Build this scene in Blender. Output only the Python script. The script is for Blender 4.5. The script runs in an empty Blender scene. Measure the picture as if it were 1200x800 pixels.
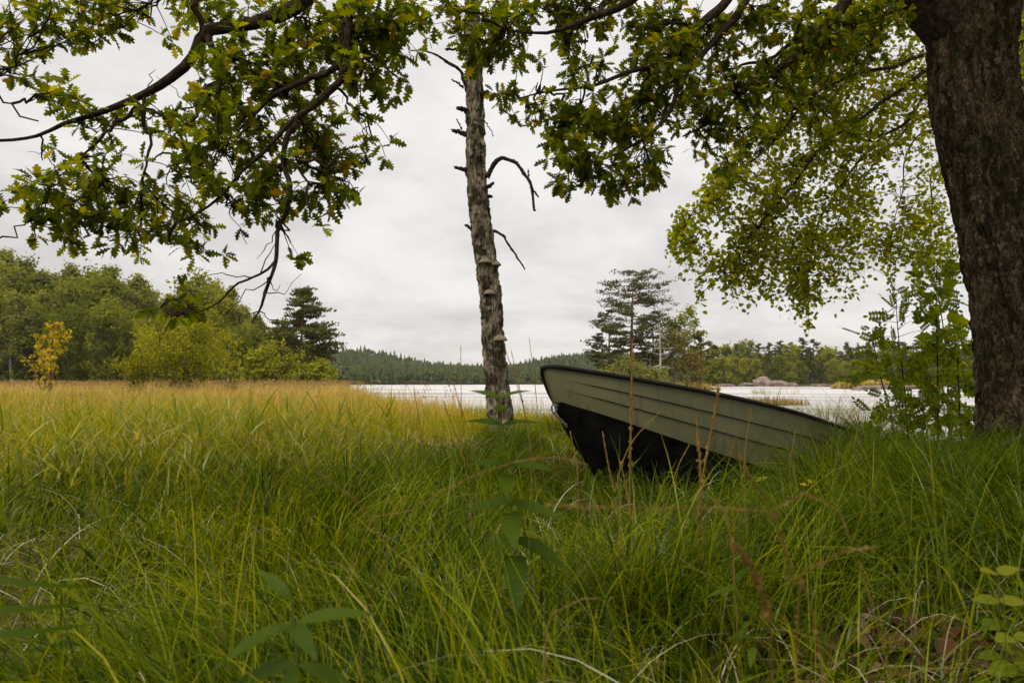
import bpy, math, random
import numpy as np
from mathutils import Vector, Matrix

random.seed(7)
rng = np.random.default_rng(11)
R = math.radians
sc = bpy.context.scene
COL = sc.collection

# ------------------------------------------------------------------ camera, sky, sun, exposure
CAMZ = 0.65
PITCH = math.atan(48 / 800)
cam_d = bpy.data.cameras.new("camera")
cam_d.lens = 24; cam_d.sensor_width = 36; cam_d.sensor_fit = 'HORIZONTAL'
cam_d.clip_start = 0.05; cam_d.clip_end = 6000
cam_d.dof.use_dof = True; cam_d.dof.focus_distance = 5.5; cam_d.dof.aperture_fstop = 6.5
cam = bpy.data.objects.new("camera", cam_d); COL.objects.link(cam)
cam.location = (0, 0, CAMZ); cam.rotation_euler = (R(90) + PITCH, 0, 0)
sc.camera = cam

SUN_EL, SUN_AZ = R(48), R(-148)          # azimuth from +Y towards +X
w = bpy.data.worlds.new("World"); sc.world = w; w.use_nodes = True
nt = w.node_tree; nt.nodes.clear()
def N(tree, typ, **kw):
    n = tree.nodes.new(typ)
    for k, v in kw.items(): setattr(n, k, v)
    return n
def mathn(tree, op, a, b=None, clamp=False):
    n = N(tree, 'ShaderNodeMath', operation=op, use_clamp=clamp)
    for i, v in enumerate((a, b)):
        if v is None: continue
        if isinstance(v, (int, float)): n.inputs[i].default_value = v
        else: tree.links.new(v, n.inputs[i])
    return n.outputs[0]
def ramp(tree, fac, stops, interp='LINEAR'):
    n = N(tree, 'ShaderNodeValToRGB'); cr = n.color_ramp; cr.interpolation = interp
    while len(cr.elements) < len(stops): cr.elements.new(0.5)
    for e, (p, c) in zip(cr.elements, stops):
        e.position = p; e.color = (c[0], c[1], c[2], 1) if not isinstance(c, (int, float)) else (c, c, c, 1)
    tree.links.new(fac, n.inputs[0]); return n.outputs[0]
def mixc(tree, fac, a, b, blend='MIX'):
    n = N(tree, 'ShaderNodeMix', data_type='RGBA', blend_type=blend)
    for sock, v in ((n.inputs[0], fac), (n.inputs[6], a), (n.inputs[7], b)):
        if isinstance(v, (int, float)): sock.default_value = v
        elif isinstance(v, tuple): sock.default_value = (*v, 1)
        else: tree.links.new(v, sock)
    return n.outputs[2]
def noise(tree, vec, scale, detail=4, rough=0.55, dist=0.0):
    n = N(tree, 'ShaderNodeTexNoise'); n.inputs['Scale'].default_value = scale
    n.inputs['Detail'].default_value = detail; n.inputs['Roughness'].default_value = rough
    n.inputs['Distortion'].default_value = dist
    if vec is not None: tree.links.new(vec, n.inputs['Vector'])
    return n.outputs[0]
sky = N(nt, 'ShaderNodeTexSky', sky_type='NISHITA', sun_disc=False)
sky.sun_elevation = SUN_EL; sky.sun_rotation = SUN_AZ
tc = N(nt, 'ShaderNodeTexCoord'); sep = N(nt, 'ShaderNodeSeparateXYZ')
nt.links.new(tc.outputs['Generated'], sep.inputs[0])
zz = mathn(nt, 'MAXIMUM', sep.outputs[2], 0.0)
den = mathn(nt, 'ADD', zz, 0.24)
comb = N(nt, 'ShaderNodeCombineXYZ')
nt.links.new(mathn(nt, 'DIVIDE', sep.outputs[0], den), comb.inputs[0])
nt.links.new(mathn(nt, 'DIVIDE', sep.outputs[1], den), comb.inputs[1])
n1 = noise(nt, comb.outputs[0], 0.8, 7, 0.58, 0.6)
n2 = noise(nt, comb.outputs[0], 2.6, 5, 0.6, 0.3)
nn = mathn(nt, 'ADD', mathn(nt, 'MULTIPLY', n1, 0.7), mathn(nt, 'MULTIPLY', n2, 0.3))
cl = ramp(nt, nn, [(0.34, (5.6, 5.45, 5.4)), (0.44, (7.0, 6.85, 6.78)), (0.54, (8.5, 8.35, 8.25)), (0.66, (9.3, 9.15, 9.05))])
elev = ramp(nt, zz, [(0.0, (0.89, 0.845, 0.825)), (0.12, (0.94, 0.915, 0.895)), (0.48, (1.01, 1.0, 0.98)), (0.68, (2.7, 2.6, 2.4)), (1.0, (3.5, 3.35, 3.05))])  # sky above the view brightened to throw more light on the ground
cl2 = mixc(nt, 1.0, cl, elev, 'MULTIPLY')
fin = mixc(nt, 0.93, sky.outputs[0], cl2)
bg = N(nt, 'ShaderNodeBackground'); bg.inputs[1].default_value = 0.114
nt.links.new(fin, bg.inputs[0])
wo = N(nt, 'ShaderNodeOutputWorld'); nt.links.new(bg.outputs[0], wo.inputs[0])

sd = bpy.data.lights.new("sun", 'SUN'); sd.energy = 1.5; sd.angle = R(20); sd.color = (1.0, 0.92, 0.78)
sun = bpy.data.objects.new("sun", sd); COL.objects.link(sun)
dv = Vector((math.sin(SUN_AZ) * math.cos(SUN_EL), math.cos(SUN_AZ) * math.cos(SUN_EL), math.sin(SUN_EL)))
sun.rotation_euler = dv.to_track_quat('Z', 'Y').to_euler()

vs = sc.view_settings
vs.view_transform = 'Standard'; vs.look = 'None'; vs.gamma = 1; vs.use_curve_mapping = False; vs.exposure = 0.0
sc.cycles.use_denoising = True
sc.cycles.denoiser = 'OPENIMAGEDENOISE'
sc.cycles.max_bounces = 8; sc.cycles.transparent_max_bounces = 8
sc.cycles.diffuse_bounces = 4; sc.cycles.glossy_bounces = 3; sc.cycles.transmission_bounces = 5
sc.cycles.volume_bounces = 0

# ------------------------------------------------------------------ helpers
def at(px, py, Y):
    """point of the place seen at photo position px,py whose distance ahead is Y metres"""
    dx = (px - 600) / 800; dz = (400 - py) / 800
    c, s = math.cos(PITCH), math.sin(PITCH)
    y = c - dz * s; z = s + dz * c
    k = Y / y
    return np.array([dx * k, Y, CAMZ + z * k])

def hashn(ix, iy, iz, seed):
    h = (ix * 374761393 + iy * 668265263 + iz * 2147483647 + seed * 144665) & 0xFFFFFFFF
    h = ((h ^ (h >> 13)) * 1274126177) & 0xFFFFFFFF
    h = ((h ^ (h >> 16)) * 2246822519) & 0xFFFFFFFF
    return ((h ^ (h >> 15)) & 0xFFFFFF) / float(0xFFFFFF)
def vn(x, y, z=0.0, seed=0):
    x = np.asarray(x, float); y = np.asarray(y, float); z = np.zeros_like(x) + z
    i = np.floor(x).astype(np.int64); j = np.floor(y).astype(np.int64); k = np.floor(z).astype(np.int64)
    fx, fy, fz = x - i, y - j, z - k
    sx, sy, sz = (f * f * (3 - 2 * f) for f in (fx, fy, fz))
    o = 0
    for a in (0, 1):
        for b in (0, 1):
            for c in (0, 1):
                wgt = (sx if a else 1 - sx) * (sy if b else 1 - sy) * (sz if c else 1 - sz)
                o = o + wgt * hashn(i + a, j + b, k + c, seed)
    return o
def fbm(x, y, z=0.0, seed=0, octs=4, g=0.5):
    o = 0; a = 1; t = 0; x = np.asarray(x, float); y = np.asarray(y, float); z = np.asarray(z, float)
    for q in range(octs):
        o = o + a * vn(x * 2 ** q, y * 2 ** q, z * 2 ** q, seed + q * 17); t += a; a *= g
    return o / t
def sstep(a, b, x):
    t = np.clip((np.asarray(x, float) - a) / (b - a), 0, 1); return t * t * (3 - 2 * t)
def unit(v):
    v = np.asarray(v, float); return v / np.maximum(np.linalg.norm(v, axis=-1, keepdims=True), 1e-9)

class MB:
    def __init__(self): self.v = []; self.f3 = []; self.f4 = []; self.n = 0; self.m3 = []; self.m4 = []
    def add(self, V, F, mat=0):
        V = np.asarray(V, float).reshape(-1, 3); F = np.asarray(F, np.int64)
        if len(F) == 0: return self
        self.v.append(V)
        (self.f3 if F.shape[1] == 3 else self.f4).append(F + self.n)
        (self.m3 if F.shape[1] == 3 else self.m4).append(np.full(len(F), mat))
        self.n += len(V); return self
    def mesh(self, name, mats, smooth=True):
        V = np.concatenate(self.v) if self.v else np.zeros((0, 3))
        f3 = np.concatenate(self.f3) if self.f3 else np.zeros((0, 3), np.int64)
        f4 = np.concatenate(self.f4) if self.f4 else np.zeros((0, 4), np.int64)
        me = bpy.data.meshes.new(name)
        me.vertices.add(len(V)); me.vertices.foreach_set("co", V.astype(np.float32).ravel())
        loops = np.concatenate([f3.ravel(), f4.ravel()]).astype(np.int32)
        me.loops.add(len(loops)); me.loops.foreach_set("vertex_index", loops)
        npoly = len(f3) + len(f4); me.polygons.add(npoly)
        st = np.concatenate([np.arange(len(f3)) * 3, len(f3) * 3 + np.arange(len(f4)) * 4]).astype(np.int32)
        me.polygons.foreach_set("loop_start", st)
        mi = np.concatenate([np.concatenate(self.m3) if self.m3 else np.zeros(0), np.concatenate(self.m4) if self.m4 else np.zeros(0)]).astype(np.int32)
        for m in (mats if isinstance(mats, (list, tuple)) else [mats]): me.materials.append(m)
        me.polygons.foreach_set("material_index", mi)
        me.polygons.foreach_set("use_smooth", np.full(npoly, smooth))
        me.update(calc_edges=True); me.validate()
        return me
    def build(self, name, mats, parent=None, smooth=True, loc=None):
        o = bpy.data.objects.new(name, self.mesh(name, mats, smooth)); COL.objects.link(o)
        if parent is not None: o.parent = parent
        if loc is not None: o.location = loc
        return o
def tag(o, label=None, cat=None, group=None, kind=None):
    if label: o['label'] = label
    if cat: o['category'] = cat
    if group: o['group'] = group
    if kind: o['kind'] = kind
    return o
def thing(name, label, cat, loc=(0, 0, 0), group=None):
    o = bpy.data.objects.new(name, None); COL.objects.link(o); o.location = loc; o.empty_display_size = 0.1
    return tag(o, label, cat, group)
def copy_tree(o, parent=None):
    c = o.copy(); COL.objects.link(c)
    if parent is not None: c.parent = parent
    for ch in list(o.children): copy_tree(ch, c)
    return c

def smooth_path(P, Rr, n):
    P = np.asarray(P, float); Rr = np.asarray(Rr, float)
    if len(P) < 3:
        t = np.linspace(0, 1, n)[:, None]; return P[0] * (1 - t) + P[-1] * t, Rr[0] * (1 - t[:, 0]) + Rr[-1] * t[:, 0]
    d = np.r_[0, np.cumsum(np.linalg.norm(np.diff(P, axis=0), axis=1))]; d /= d[-1]
    t = np.linspace(0, 1, n); i = np.clip(np.searchsorted(d, t, side='right') - 1, 0, len(P) - 2)
    u = ((t - d[i]) / (d[i + 1] - d[i]))[:, None]
    Pm = np.vstack([2 * P[0] - P[1], P, 2 * P[-1] - P[-2]])
    p0, p1, p2, p3 = Pm[i], Pm[i + 1], Pm[i + 2], Pm[i + 3]
    q = 0.5 * (2 * p1 + (p2 - p0) * u + (2 * p0 - 5 * p1 + 4 * p2 - p3) * u ** 2 + (3 * p1 - p0 - 3 * p2 + p3) * u ** 3)
    return q, np.interp(t, d, Rr)
def tube(P, Rr, sides=6, cap=True):
    P = np.asarray(P, float); n = len(P); Rr = np.broadcast_to(np.asarray(Rr, float), (n,))
    T = unit(np.gradient(P, axis=0))
    ref = np.array([0.13, 0.31, 0.94]) if abs(T[0][2]) < 0.8 else np.array([0.9, 0.4, 0.1])
    A = unit(np.cross(T, ref)); B = np.cross(T, A)
    th = np.linspace(0, 2 * math.pi, sides, endpoint=False)
    V = P[:, None] + Rr[:, None, None] * (np.cos(th)[None, :, None] * A[:, None] + np.sin(th)[None, :, None] * B[:, None])
    V = V.reshape(-1, 3); F = []
    i = np.arange(n - 1)[:, None]; j = np.arange(sides)[None]
    a = i * sides + j; b = i * sides + (j + 1) % sides
    F = np.stack([a, b, b + sides, a + sides], -1).reshape(-1, 4)
    if cap:
        m = len(V); V = np.vstack([V, P[0], P[-1]])
        jj = np.arange(sides); k = (jj + 1) % sides
        e = (n - 1) * sides
        F = np.vstack([F, np.stack([k, jj, np.full(sides, m), np.full(sides, m)], -1)[:0]])
        return V, F, np.vstack([np.stack([k, jj, np.full(sides, m)], -1), np.stack([e + jj, e + k, np.full(sides, m + 1)], -1)])
    return V, F, None
def add_tube(mb, P, Rr, sides=6, mat=0):
    V, F, T = tube(P, Rr, sides); base = mb.n
    mb.add(V, F, mat)
    mb.f3.append(T + base); mb.m3.append(np.full(len(T), mat))
def wiggle(P, amp, f=3.0, seed=0):
    P = np.array(P, float); n = len(P); t = np.linspace(0, 1, n)
    env = np.sin(np.pi * t) * amp
    for k in range(3): P[:, k] += env * (vn(t * f * 3, np.full(n, seed * 3.7 + k * 11.3), 0, seed) - 0.5) * 2
    return P
def scatter(mb, TV, TF, P, X, Nn, S, mat=0):
    """copies of a small leaf TV,TF at points P, long axis X, facing Nn, size S"""
    P = np.asarray(P, float); m = len(P)
    if m == 0: return
    X = unit(X); Nn = np.asarray(Nn, float); Yv = unit(np.cross(Nn, X)); Z = np.cross(X, Yv)
    S = np.broadcast_to(np.asarray(S, float), (m,))
    V = P[:, None] + S[:, None, None] * (TV[None, :, 0, None] * X[:, None] + TV[None, :, 1, None] * Yv[:, None] + TV[None, :, 2, None] * Z[:, None])
    k = len(TV)
    F = (np.arange(m)[:, None, None] * k + TF[None]).reshape(-1, TF.shape[1])
    mb.add(V.reshape(-1, 3), F, mat)
def strip_leaf(ts, ws, fold=0.12, droop=0.15):
    V = []
    for t, wd in zip(ts, ws):
        z = -droop * t * t
        V += [(t, -wd, z + fold * wd), (t, 0, z), (t, wd, z + fold * wd)]
    F = []
    for i in range(len(ts) - 1):
        a = i * 3; F += [(a, a + 3, a + 4, a + 1), (a + 1, a + 4, a + 5, a + 2)]
    return np.array(V, float), np.array(F)
def oak_leaf():
    tL = [0, .10, .17, .27, .35, .46, .55, .66, .76, .87, 1.0]; wL = [.012, .025, .15, .05, .25, .07, .32, .10, .27, .11, .09]
    V = []
    for q, (t_, w_) in enumerate(zip(tL, wL)):
        z = -.16 * t_ * t_; V += [(min(1, t_ + .035 * (w_ > .12)), -w_, z + .14 * w_), (t_, 0, z), (min(1, t_ + .07 * (w_ > .12)), w_ * .95, z + .10 * w_)]
    F = []
    for i in range(len(tL) - 1): a = i * 3; F += [(a, a + 3, a + 4, a + 1), (a + 1, a + 4, a + 5, a + 2)]
    return np.array(V, float), np.array(F)
OAK = oak_leaf()
OAKLOW = strip_leaf([0, .3, .5, .75, 1], [.02, .16, .24, .27, .08])
OVATE = strip_leaf([0, .12, .3, .55, .8, 1], [.02, .2, .34, .34, .18, .01])
LANCE = strip_leaf([0, .15, .35, .6, .85, 1], [.01, .09, .13, .11, .05, .004], fold=.25, droop=.25)
ROUND = strip_leaf([0, .15, .35, .6, .85, 1], [.03, .26, .38, .36, .2, .02])
QUAD = (np.array([(-.5, -.3, 0), (.1, -.45, .06), (.5, .1, 0), (-.1, .45, -.06)]), np.array([(0, 1, 2, 3)]))
def rand_unit(n): return unit(rng.normal(size=(n, 3)))

# ------------------------------------------------------------------ materials
def mat_new(name):
    m = bpy.data.materials.new(name); m.use_nodes = True; t = m.node_tree; t.nodes.clear()
    return m, t, N(t, 'ShaderNodeOutputMaterial')
def leaf_mat(name, cols, trans=0.4, rough=0.45, tcol=(1.25, 1.2, 0.5), spec=0.06, objvar=False, posnoise=None):
    """cols: ramp stops over a random value per leaf"""
    m, t, out = mat_new(name)
    geo = N(t, 'ShaderNodeNewGeometry')
    fac = geo.outputs['Random Per Island']
    if posnoise:
        tcn = N(t, 'ShaderNodeTexCoord')
        nz = noise(t, tcn.outputs['Object'], posnoise[0], 3, 0.6)
        fac = mathn(t, 'ADD', mathn(t, 'MULTIPLY', fac, 1 - posnoise[1]),
                    mathn(t, 'MULTIPLY', mathn(t, 'SUBTRACT', mathn(t, 'MULTIPLY', nz, 2.2), 0.6), posnoise[1]), True)
    if objvar:
        oi = N(t, 'ShaderNodeObjectInfo')
        fac = mathn(t, 'ADD', mathn(t, 'MULTIPLY', fac, 0.45), mathn(t, 'MULTIPLY', oi.outputs['Random'], 0.55), True)
    c = ramp(t, fac, cols)
    dfs = N(t, 'ShaderNodeBsdfDiffuse'); t.links.new(c, dfs.inputs[0])
    gls = N(t, 'ShaderNodeBsdfGlossy'); gls.inputs['Roughness'].default_value = rough; gls.inputs['Color'].default_value = (1, 1, .9, 1)
    p = N(t, 'ShaderNodeMixShader'); p.inputs[0].default_value = spec * .22
    t.links.new(dfs.outputs[0], p.inputs[1]); t.links.new(gls.outputs[0], p.inputs[2])
    tr = N(t, 'ShaderNodeBsdfTranslucent')
    t.links.new(mixc(t, 1.0, c, tcol, 'MULTIPLY'), tr.inputs[0])
    mx = N(t, 'ShaderNodeMixShader'); mx.inputs[0].default_value = trans
    t.links.new(p.outputs[0], mx.inputs[1]); t.links.new(tr.outputs[0], mx.inputs[2]); t.links.new(mx.outputs[0], out.inputs[0])
    return m
def bark_mat(name, stops, scale=(6, 6, 1.2), nscale=6, rough=0.9, bump=0.6, spots=None, bdist=0.02):
    m, t, out = mat_new(name)
    tcn = N(t, 'ShaderNodeTexCoord'); mp = N(t, 'ShaderNodeMapping'); mp.inputs['Scale'].default_value = scale
    t.links.new(tcn.outputs['Object'], mp.inputs[0])
    nz = noise(t, mp.outputs[0], nscale, 8, 0.65, 0.4)
    c = ramp(t, nz, stops)
    if spots:
        ns = noise(t, tcn.outputs['Object'], spots[0], 5, 0.6, 0.3)
        c = mixc(t, ramp(t, ns, [(spots[1], 0.0), (spots[1] + 0.06, 1.0)]), c, spots[2])
        if len(spots) > 3:
            ng = noise(t, tcn.outputs['Object'], spots[3], 4, 0.6)
            c = mixc(t, ramp(t, ng, [(spots[4], 0.0), (spots[4] + 0.12, 0.8)]), c, spots[5])
    p = N(t, 'ShaderNodeBsdfDiffuse'); t.links.new(c, p.inputs['Color'])
    b = N(t, 'ShaderNodeBump'); b.inputs['Strength'].default_value = bump; b.inputs['Distance'].default_value = bdist
    t.links.new(nz, b.inputs['Height']); t.links.new(b.outputs[0], p.inputs['Normal'])
    t.links.new(p.outputs[0], out.inputs[0]); return m
def plain_mat(name, a, b, nscale=8, rough=0.6, spec=0.05, bump=0.0, metal=0.0, detail=6, lo=0.35, hi=0.65, scale=None):
    m, t, out = mat_new(name)
    tcn = N(t, 'ShaderNodeTexCoord'); v = tcn.outputs['Object']
    if scale:
        mp = N(t, 'ShaderNodeMapping'); mp.inputs['Scale'].default_value = scale; t.links.new(v, mp.inputs[0]); v = mp.outputs[0]
    nz = noise(t, v, nscale, detail, 0.62, 0.2)
    c = ramp(t, nz, [(lo, a), (hi, b)])
    if spec < .1 and not metal:
        p = N(t, 'ShaderNodeBsdfDiffuse'); t.links.new(c, p.inputs['Color'])
    else:
        p = N(t, 'ShaderNodeBsdfPrincipled'); t.links.new(c, p.inputs['Base Color'])
        p.inputs['Roughness'].default_value = rough; p.inputs['Specular IOR Level'].default_value = spec; p.inputs['Metallic'].default_value = metal
    if bump:
        bb = N(t, 'ShaderNodeBump'); bb.inputs['Strength'].default_value = bump; bb.inputs['Distance'].default_value = 0.01
        t.links.new(nz, bb.inputs['Height']); t.links.new(bb.outputs[0], p.inputs['Normal'])
    t.links.new(p.outputs[0], out.inputs[0]); return m

M = {}
M['oak_leaf'] = leaf_mat('oak_leaf', [(0, (.020, .036, .001)), (.3, (.055, .080, .002)), (.62, (.095, .118, .003)), (.91, (.145, .150, .004)), (.975, (.24, .19, .006)), (1, (.15, .075, .012))], 0.58, tcol=(2.35, 2.1, 0.15), spec=.04)
M['birch_leaf'] = leaf_mat('birch_leaf', [(0, (.09, .11, .005)), (.6, (.16, .175, .008)), (.95, (.20, .20, .012)), (1, (.26, .21, .015))], 0.62, tcol=(2.4, 2.25, 0.2), spec=.03)
M['rowan_leaf'] = leaf_mat('rowan_leaf', [(0, (.045, .080, .003)), (.6, (.11, .145, .006)), (1, (.19, .20, .012))], 0.58, tcol=(2.2, 2.1, 0.25), spec=.05)
M['grass'] = leaf_mat('grass', [(0, (.005, .016, .0005)), (.28, (.024, .052, .0008)), (.5, (.085, .130, .0015)), (.76, (.19, .22, .003)), (.91, (.30, .27, .008)), (.945, (.55, .52, .38)), (.965, (.42, .36, .20)), (1, (.22, .12, .03))], 0.40, 0.2, (1.6, 1.4, .15), spec=.06, posnoise=(1.3, 0.25))  # darkest and palest stops put hollow shade and glints into blade colour
M['tussock'] = leaf_mat('tussock', [(0, (.004, .014, .0005)), (.3, (.020, .044, .0008)), (.62, (.070, .105, .0015)), (.9, (.15, .17, .003)), (.95, (.45, .41, .27)), (1, (.20, .11, .03))], 0.36, 0.2, (1.5, 1.35, .15), spec=.06, posnoise=(.8, 0.25))  # darker sedge green, also standing in for shade at the lower right
M['sedge'] = leaf_mat('sedge', [(0, (.05, .085, .002)), (.3, (.15, .175, .004)), (.6, (.31, .26, .014)), (.9, (.45, .33, .06)), (1, (.40, .22, .07))], 0.4, 0.5, (1.4, 1.25, .25), spec=.02, posnoise=(.5, .4))
M['gold'] = leaf_mat('gold', [(0, (.14, .17, .012)), (.22, (.30, .26, .04)), (.5, (.50, .36, .085)), (.8, (.60, .42, .18)), (1, (.50, .26, .12))], 0.35, 0.6, (1.25, 1.05, .55), spec=.03, posnoise=(.3, .4))
M['rust_sedge'] = leaf_mat('rust_sedge', [(0, (.20, .13, .05)), (.5, (.32, .19, .09)), (1, (.30, .24, .09))], 0.3, 0.6, (1.1, 1.0, .6))
M['reed'] = leaf_mat('reed', [(0, (.10, .14, .008)), (.5, (.18, .205, .014)), (.85, (.30, .27, .025)), (1, (.42, .36, .14))], 0.4, 0.3, (1.5, 1.4, .3), spec=.12)
M['herb'] = leaf_mat('herb', [(0, (.036, .066, .004)), (1, (.070, .105, .006))], 0.4, 0.45, (1.6, 1.5, .3), spec=.05)
M['seedling'] = leaf_mat('seedling', [(0, (.10, .14, .008)), (.7, (.19, .20, .015)), (1, (.30, .26, .02))], 0.45, 0.5, (1.5, 1.4, .3), spec=.05)
M['dead_leaf'] = leaf_mat('dead_leaf', [(0, (.030, .012, .007)), (.5, (.075, .032, .016)), (.9, (.12, .060, .032)), (1, (.24, .16, .10))], 0.12, 0.6, (1, .8, .5), spec=.03)
M['dry'] = leaf_mat('dry', [(0, (.22, .17, .08)), (.6, (.45, .40, .25)), (1, (.62, .58, .44))], 0.3, 0.35, (1, .95, .7), spec=.1)  # pale straw tones, also painting glints on the grass bends
M['straw'] = leaf_mat('straw', [(0, (.16, .095, .025)), (.6, (.30, .20, .06)), (1, (.20, .09, .03))], 0.25, 0.6, (1, .9, .6), spec=.03)
M['far_green'] = leaf_mat('far_green', [(0, (.060, .082, .009)), (.35, (.115, .138, .014)), (.7, (.195, .205, .022)), (1, (.29, .27, .034))], 0.42, 0.6, (1.6, 1.45, .4), spec=.02, objvar=True)
M['far_birch'] = leaf_mat('far_birch', [(0, (.10, .115, .025)), (.5, (.185, .195, .045)), (1, (.30, .275, .065))], 0.42, 0.6, (1.5, 1.4, .45), spec=.02, objvar=True)
M['bush_leaf'] = leaf_mat('bush_leaf', [(0, (.09, .118, .005)), (.5, (.20, .215, .010)), (1, (.37, .34, .022))], 0.42, 0.5, (1.6, 1.4, .25), spec=.02)
M['yellow_leaf'] = leaf_mat('yellow_leaf', [(0, (.26, .23, .012)), (.5, (.50, .37, .02)), (1, (.62, .44, .03))], 0.38, 0.5, (1.2, 1.1, .3), spec=.02)
M['needle'] = leaf_mat('needle', [(0, (.032, .044, .010)), (.6, (.075, .085, .018)), (1, (.13, .12, .028))], 0.22, 0.6, (1.3, 1.2, .4), spec=.02, objvar=True)
M['rust_leaf'] = leaf_mat('rust_leaf', [(0, (.10, .085, .02)), (.6, (.18, .135, .035)), (1, (.22, .19, .04))], 0.3, 0.6, (1.2, 1.1, .5), spec=.02)
M['forest'] = leaf_mat('forest', [(0, (.032, .048, .018)), (.55, (.06, .08, .024)), (.85, (.10, .11, .03)), (1, (.15, .14, .04))], 0.15, 0.8, (1.2, 1.2, .6), spec=.05, posnoise=(.02, .4))
m, t, out = mat_new('oak_bark'); tcn = N(t, 'ShaderNodeTexCoord')
wn = N(t, 'ShaderNodeTexNoise'); wn.inputs['Scale'].default_value = 5; wn.inputs['Detail'].default_value = 4; t.links.new(tcn.outputs['Object'], wn.inputs['Vector'])
wv = N(t, 'ShaderNodeVectorMath', operation='MULTIPLY_ADD'); t.links.new(wn.outputs['Color'], wv.inputs[0]); wv.inputs[1].default_value = (.20, .20, .5); t.links.new(tcn.outputs['Object'], wv.inputs[2])
mp = N(t, 'ShaderNodeMapping'); mp.inputs['Scale'].default_value = (36, 36, 6.0); t.links.new(wv.outputs[0], mp.inputs[0])
vo = N(t, 'ShaderNodeTexVoronoi', feature='DISTANCE_TO_EDGE'); t.links.new(mp.outputs[0], vo.inputs['Vector']); vo.inputs['Scale'].default_value = 1.0
crk = ramp(t, vo.outputs['Distance'], [(.0, .15), (.14, .55), (.45, 1.)])
fn = noise(t, tcn.outputs['Object'], 38, 9, .75)
hgt = mathn(t, 'ADD', mathn(t, 'MULTIPLY', crk, .38), mathn(t, 'MULTIPLY', fn, 1.0))
c = ramp(t, hgt, [(.40, (.008, .005, .003)), (.62, (.062, .043, .026)), (.88, (.155, .112, .070)), (1., (.20, .16, .11))])
ls = noise(t, tcn.outputs['Object'], 16, 5, .65); c = mixc(t, ramp(t, ls, [(.60, 0.), (.66, .85)]), c, (.20, .20, .145))
mpf = N(t, 'ShaderNodeMapping'); mpf.inputs['Scale'].default_value = (15, 15, 1.7); t.links.new(wv.outputs[0], mpf.inputs[0])
fur = noise(t, mpf.outputs[0], 1.0, 4, .6); furm = ramp(t, fur, [(.40, 0.), (.52, 1.)]); c = mixc(t, furm, (.026, .018, .011), c)
ms = noise(t, tcn.outputs['Object'], 2.3, 5, .65); c = mixc(t, ramp(t, ms, [(.52, 0.), (.68, .6)]), c, (.035, .042, .010))
p = N(t, 'ShaderNodeBsdfDiffuse'); t.links.new(c, p.inputs['Color']); b = N(t, 'ShaderNodeBump'); b.inputs['Strength'].default_value = 1.0; b.inputs['Distance'].default_value = .03
t.links.new(mathn(t, 'ADD', hgt, mathn(t, 'MULTIPLY', furm, .6)), b.inputs['Height']); t.links.new(b.outputs[0], p.inputs['Normal']); t.links.new(p.outputs[0], out.inputs[0]); M['oak_bark'] = m
M['branch_bark'] = bark_mat('branch_bark', [(.35, (.016, .011, .008)), (.6, (.055, .038, .026)), (.75, (.10, .08, .055))], (1, 1, 1), 30, 0.9, 0.8)
M['birch_bark'] = bark_mat('birch_bark', [(.36, (.014, .011, .008)), (.46, (.10, .078, .055)), (.56, (.24, .195, .145)), (.70, (.40, .34, .27))], (1, 1, .5), 13, 0.9, 1.0, (5.5, .54, (.045, .040, .025), 9.0, .61, (.26, .27, .20)), 0.02)
M['fungus'] = plain_mat('fungus', (.085, .065, .045), (.26, .22, .165), 40, 0.8, .05, .4, scale=(1, 1, 3))
M['far_bark'] = plain_mat('far_bark', (.06, .05, .04), (.16, .13, .10), 3, 0.9)
M['pale_bark'] = plain_mat('pale_bark', (.25, .23, .20), (.5, .47, .43), 3, 0.9)
M['pine_bark'] = plain_mat('pine_bark', (.08, .045, .025), (.20, .10, .055), 2, 0.9)
M['stem_green'] = plain_mat('stem_green', (.05, .07, .015), (.11, .12, .03), 20, 0.6)
m, t, out = mat_new('boat_paint'); tcn = N(t, 'ShaderNodeTexCoord'); ob_ = tcn.outputs['Object']
c = ramp(t, noise(t, ob_, 3.5, 6, .6, .2), [(.3, (.082, .079, .037)), (.7, (.122, .115, .058))])
mp = N(t, 'ShaderNodeMapping'); mp.inputs['Scale'].default_value = (14, 14, 1.2); t.links.new(ob_, mp.inputs[0])
c = mixc(t, ramp(t, noise(t, mp.outputs[0], 1.6, 6, .65, .2), [(.52, 0.), (.72, .65)]), c, (.035, .032, .016))
mp = N(t, 'ShaderNodeMapping'); mp.inputs['Scale'].default_value = (2.0, 9, 30); t.links.new(ob_, mp.inputs[0])
c = mixc(t, ramp(t, noise(t, mp.outputs[0], 3.0, 7, .7), [(.66, 0.), (.74, .3)]), c, (.18, .17, .12))
c = mixc(t, ramp(t, noise(t, ob_, 60, 3, .6), [(.68, 0.), (.74, .7)]), c, (.03, .028, .015))
p = N(t, 'ShaderNodeBsdfPrincipled'); t.links.new(c, p.inputs['Base Color']); p.inputs['Roughness'].default_value = .5; p.inputs['Specular IOR Level'].default_value = .2
b = N(t, 'ShaderNodeBump'); b.inputs['Strength'].default_value = .08; b.inputs['Distance'].default_value = .01; t.links.new(noise(t, ob_, 9, 5, .6), b.inputs['Height']); t.links.new(b.outputs[0], p.inputs['Normal'])
t.links.new(p.outputs[0], out.inputs[0]); M['boat_paint'] = m
M['boat_black'] = plain_mat('boat_black', (.003, .003, .003), (.010, .009, .008), 9, 0.65, .06, .2)
M['boat_rim'] = plain_mat('boat_rim', (.008, .008, .008), (.022, .020, .018), 20, 0.5, .15, .1)
M['boat_wood'] = plain_mat('boat_wood', (.12, .09, .055), (.22, .17, .11), 6, 0.6, .3, .2, scale=(.3, 6, 6))
M['steel'] = plain_mat('steel', (.05, .045, .04), (.16, .15, .14), 60, 0.5, .3, .1, metal=.6)
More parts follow.
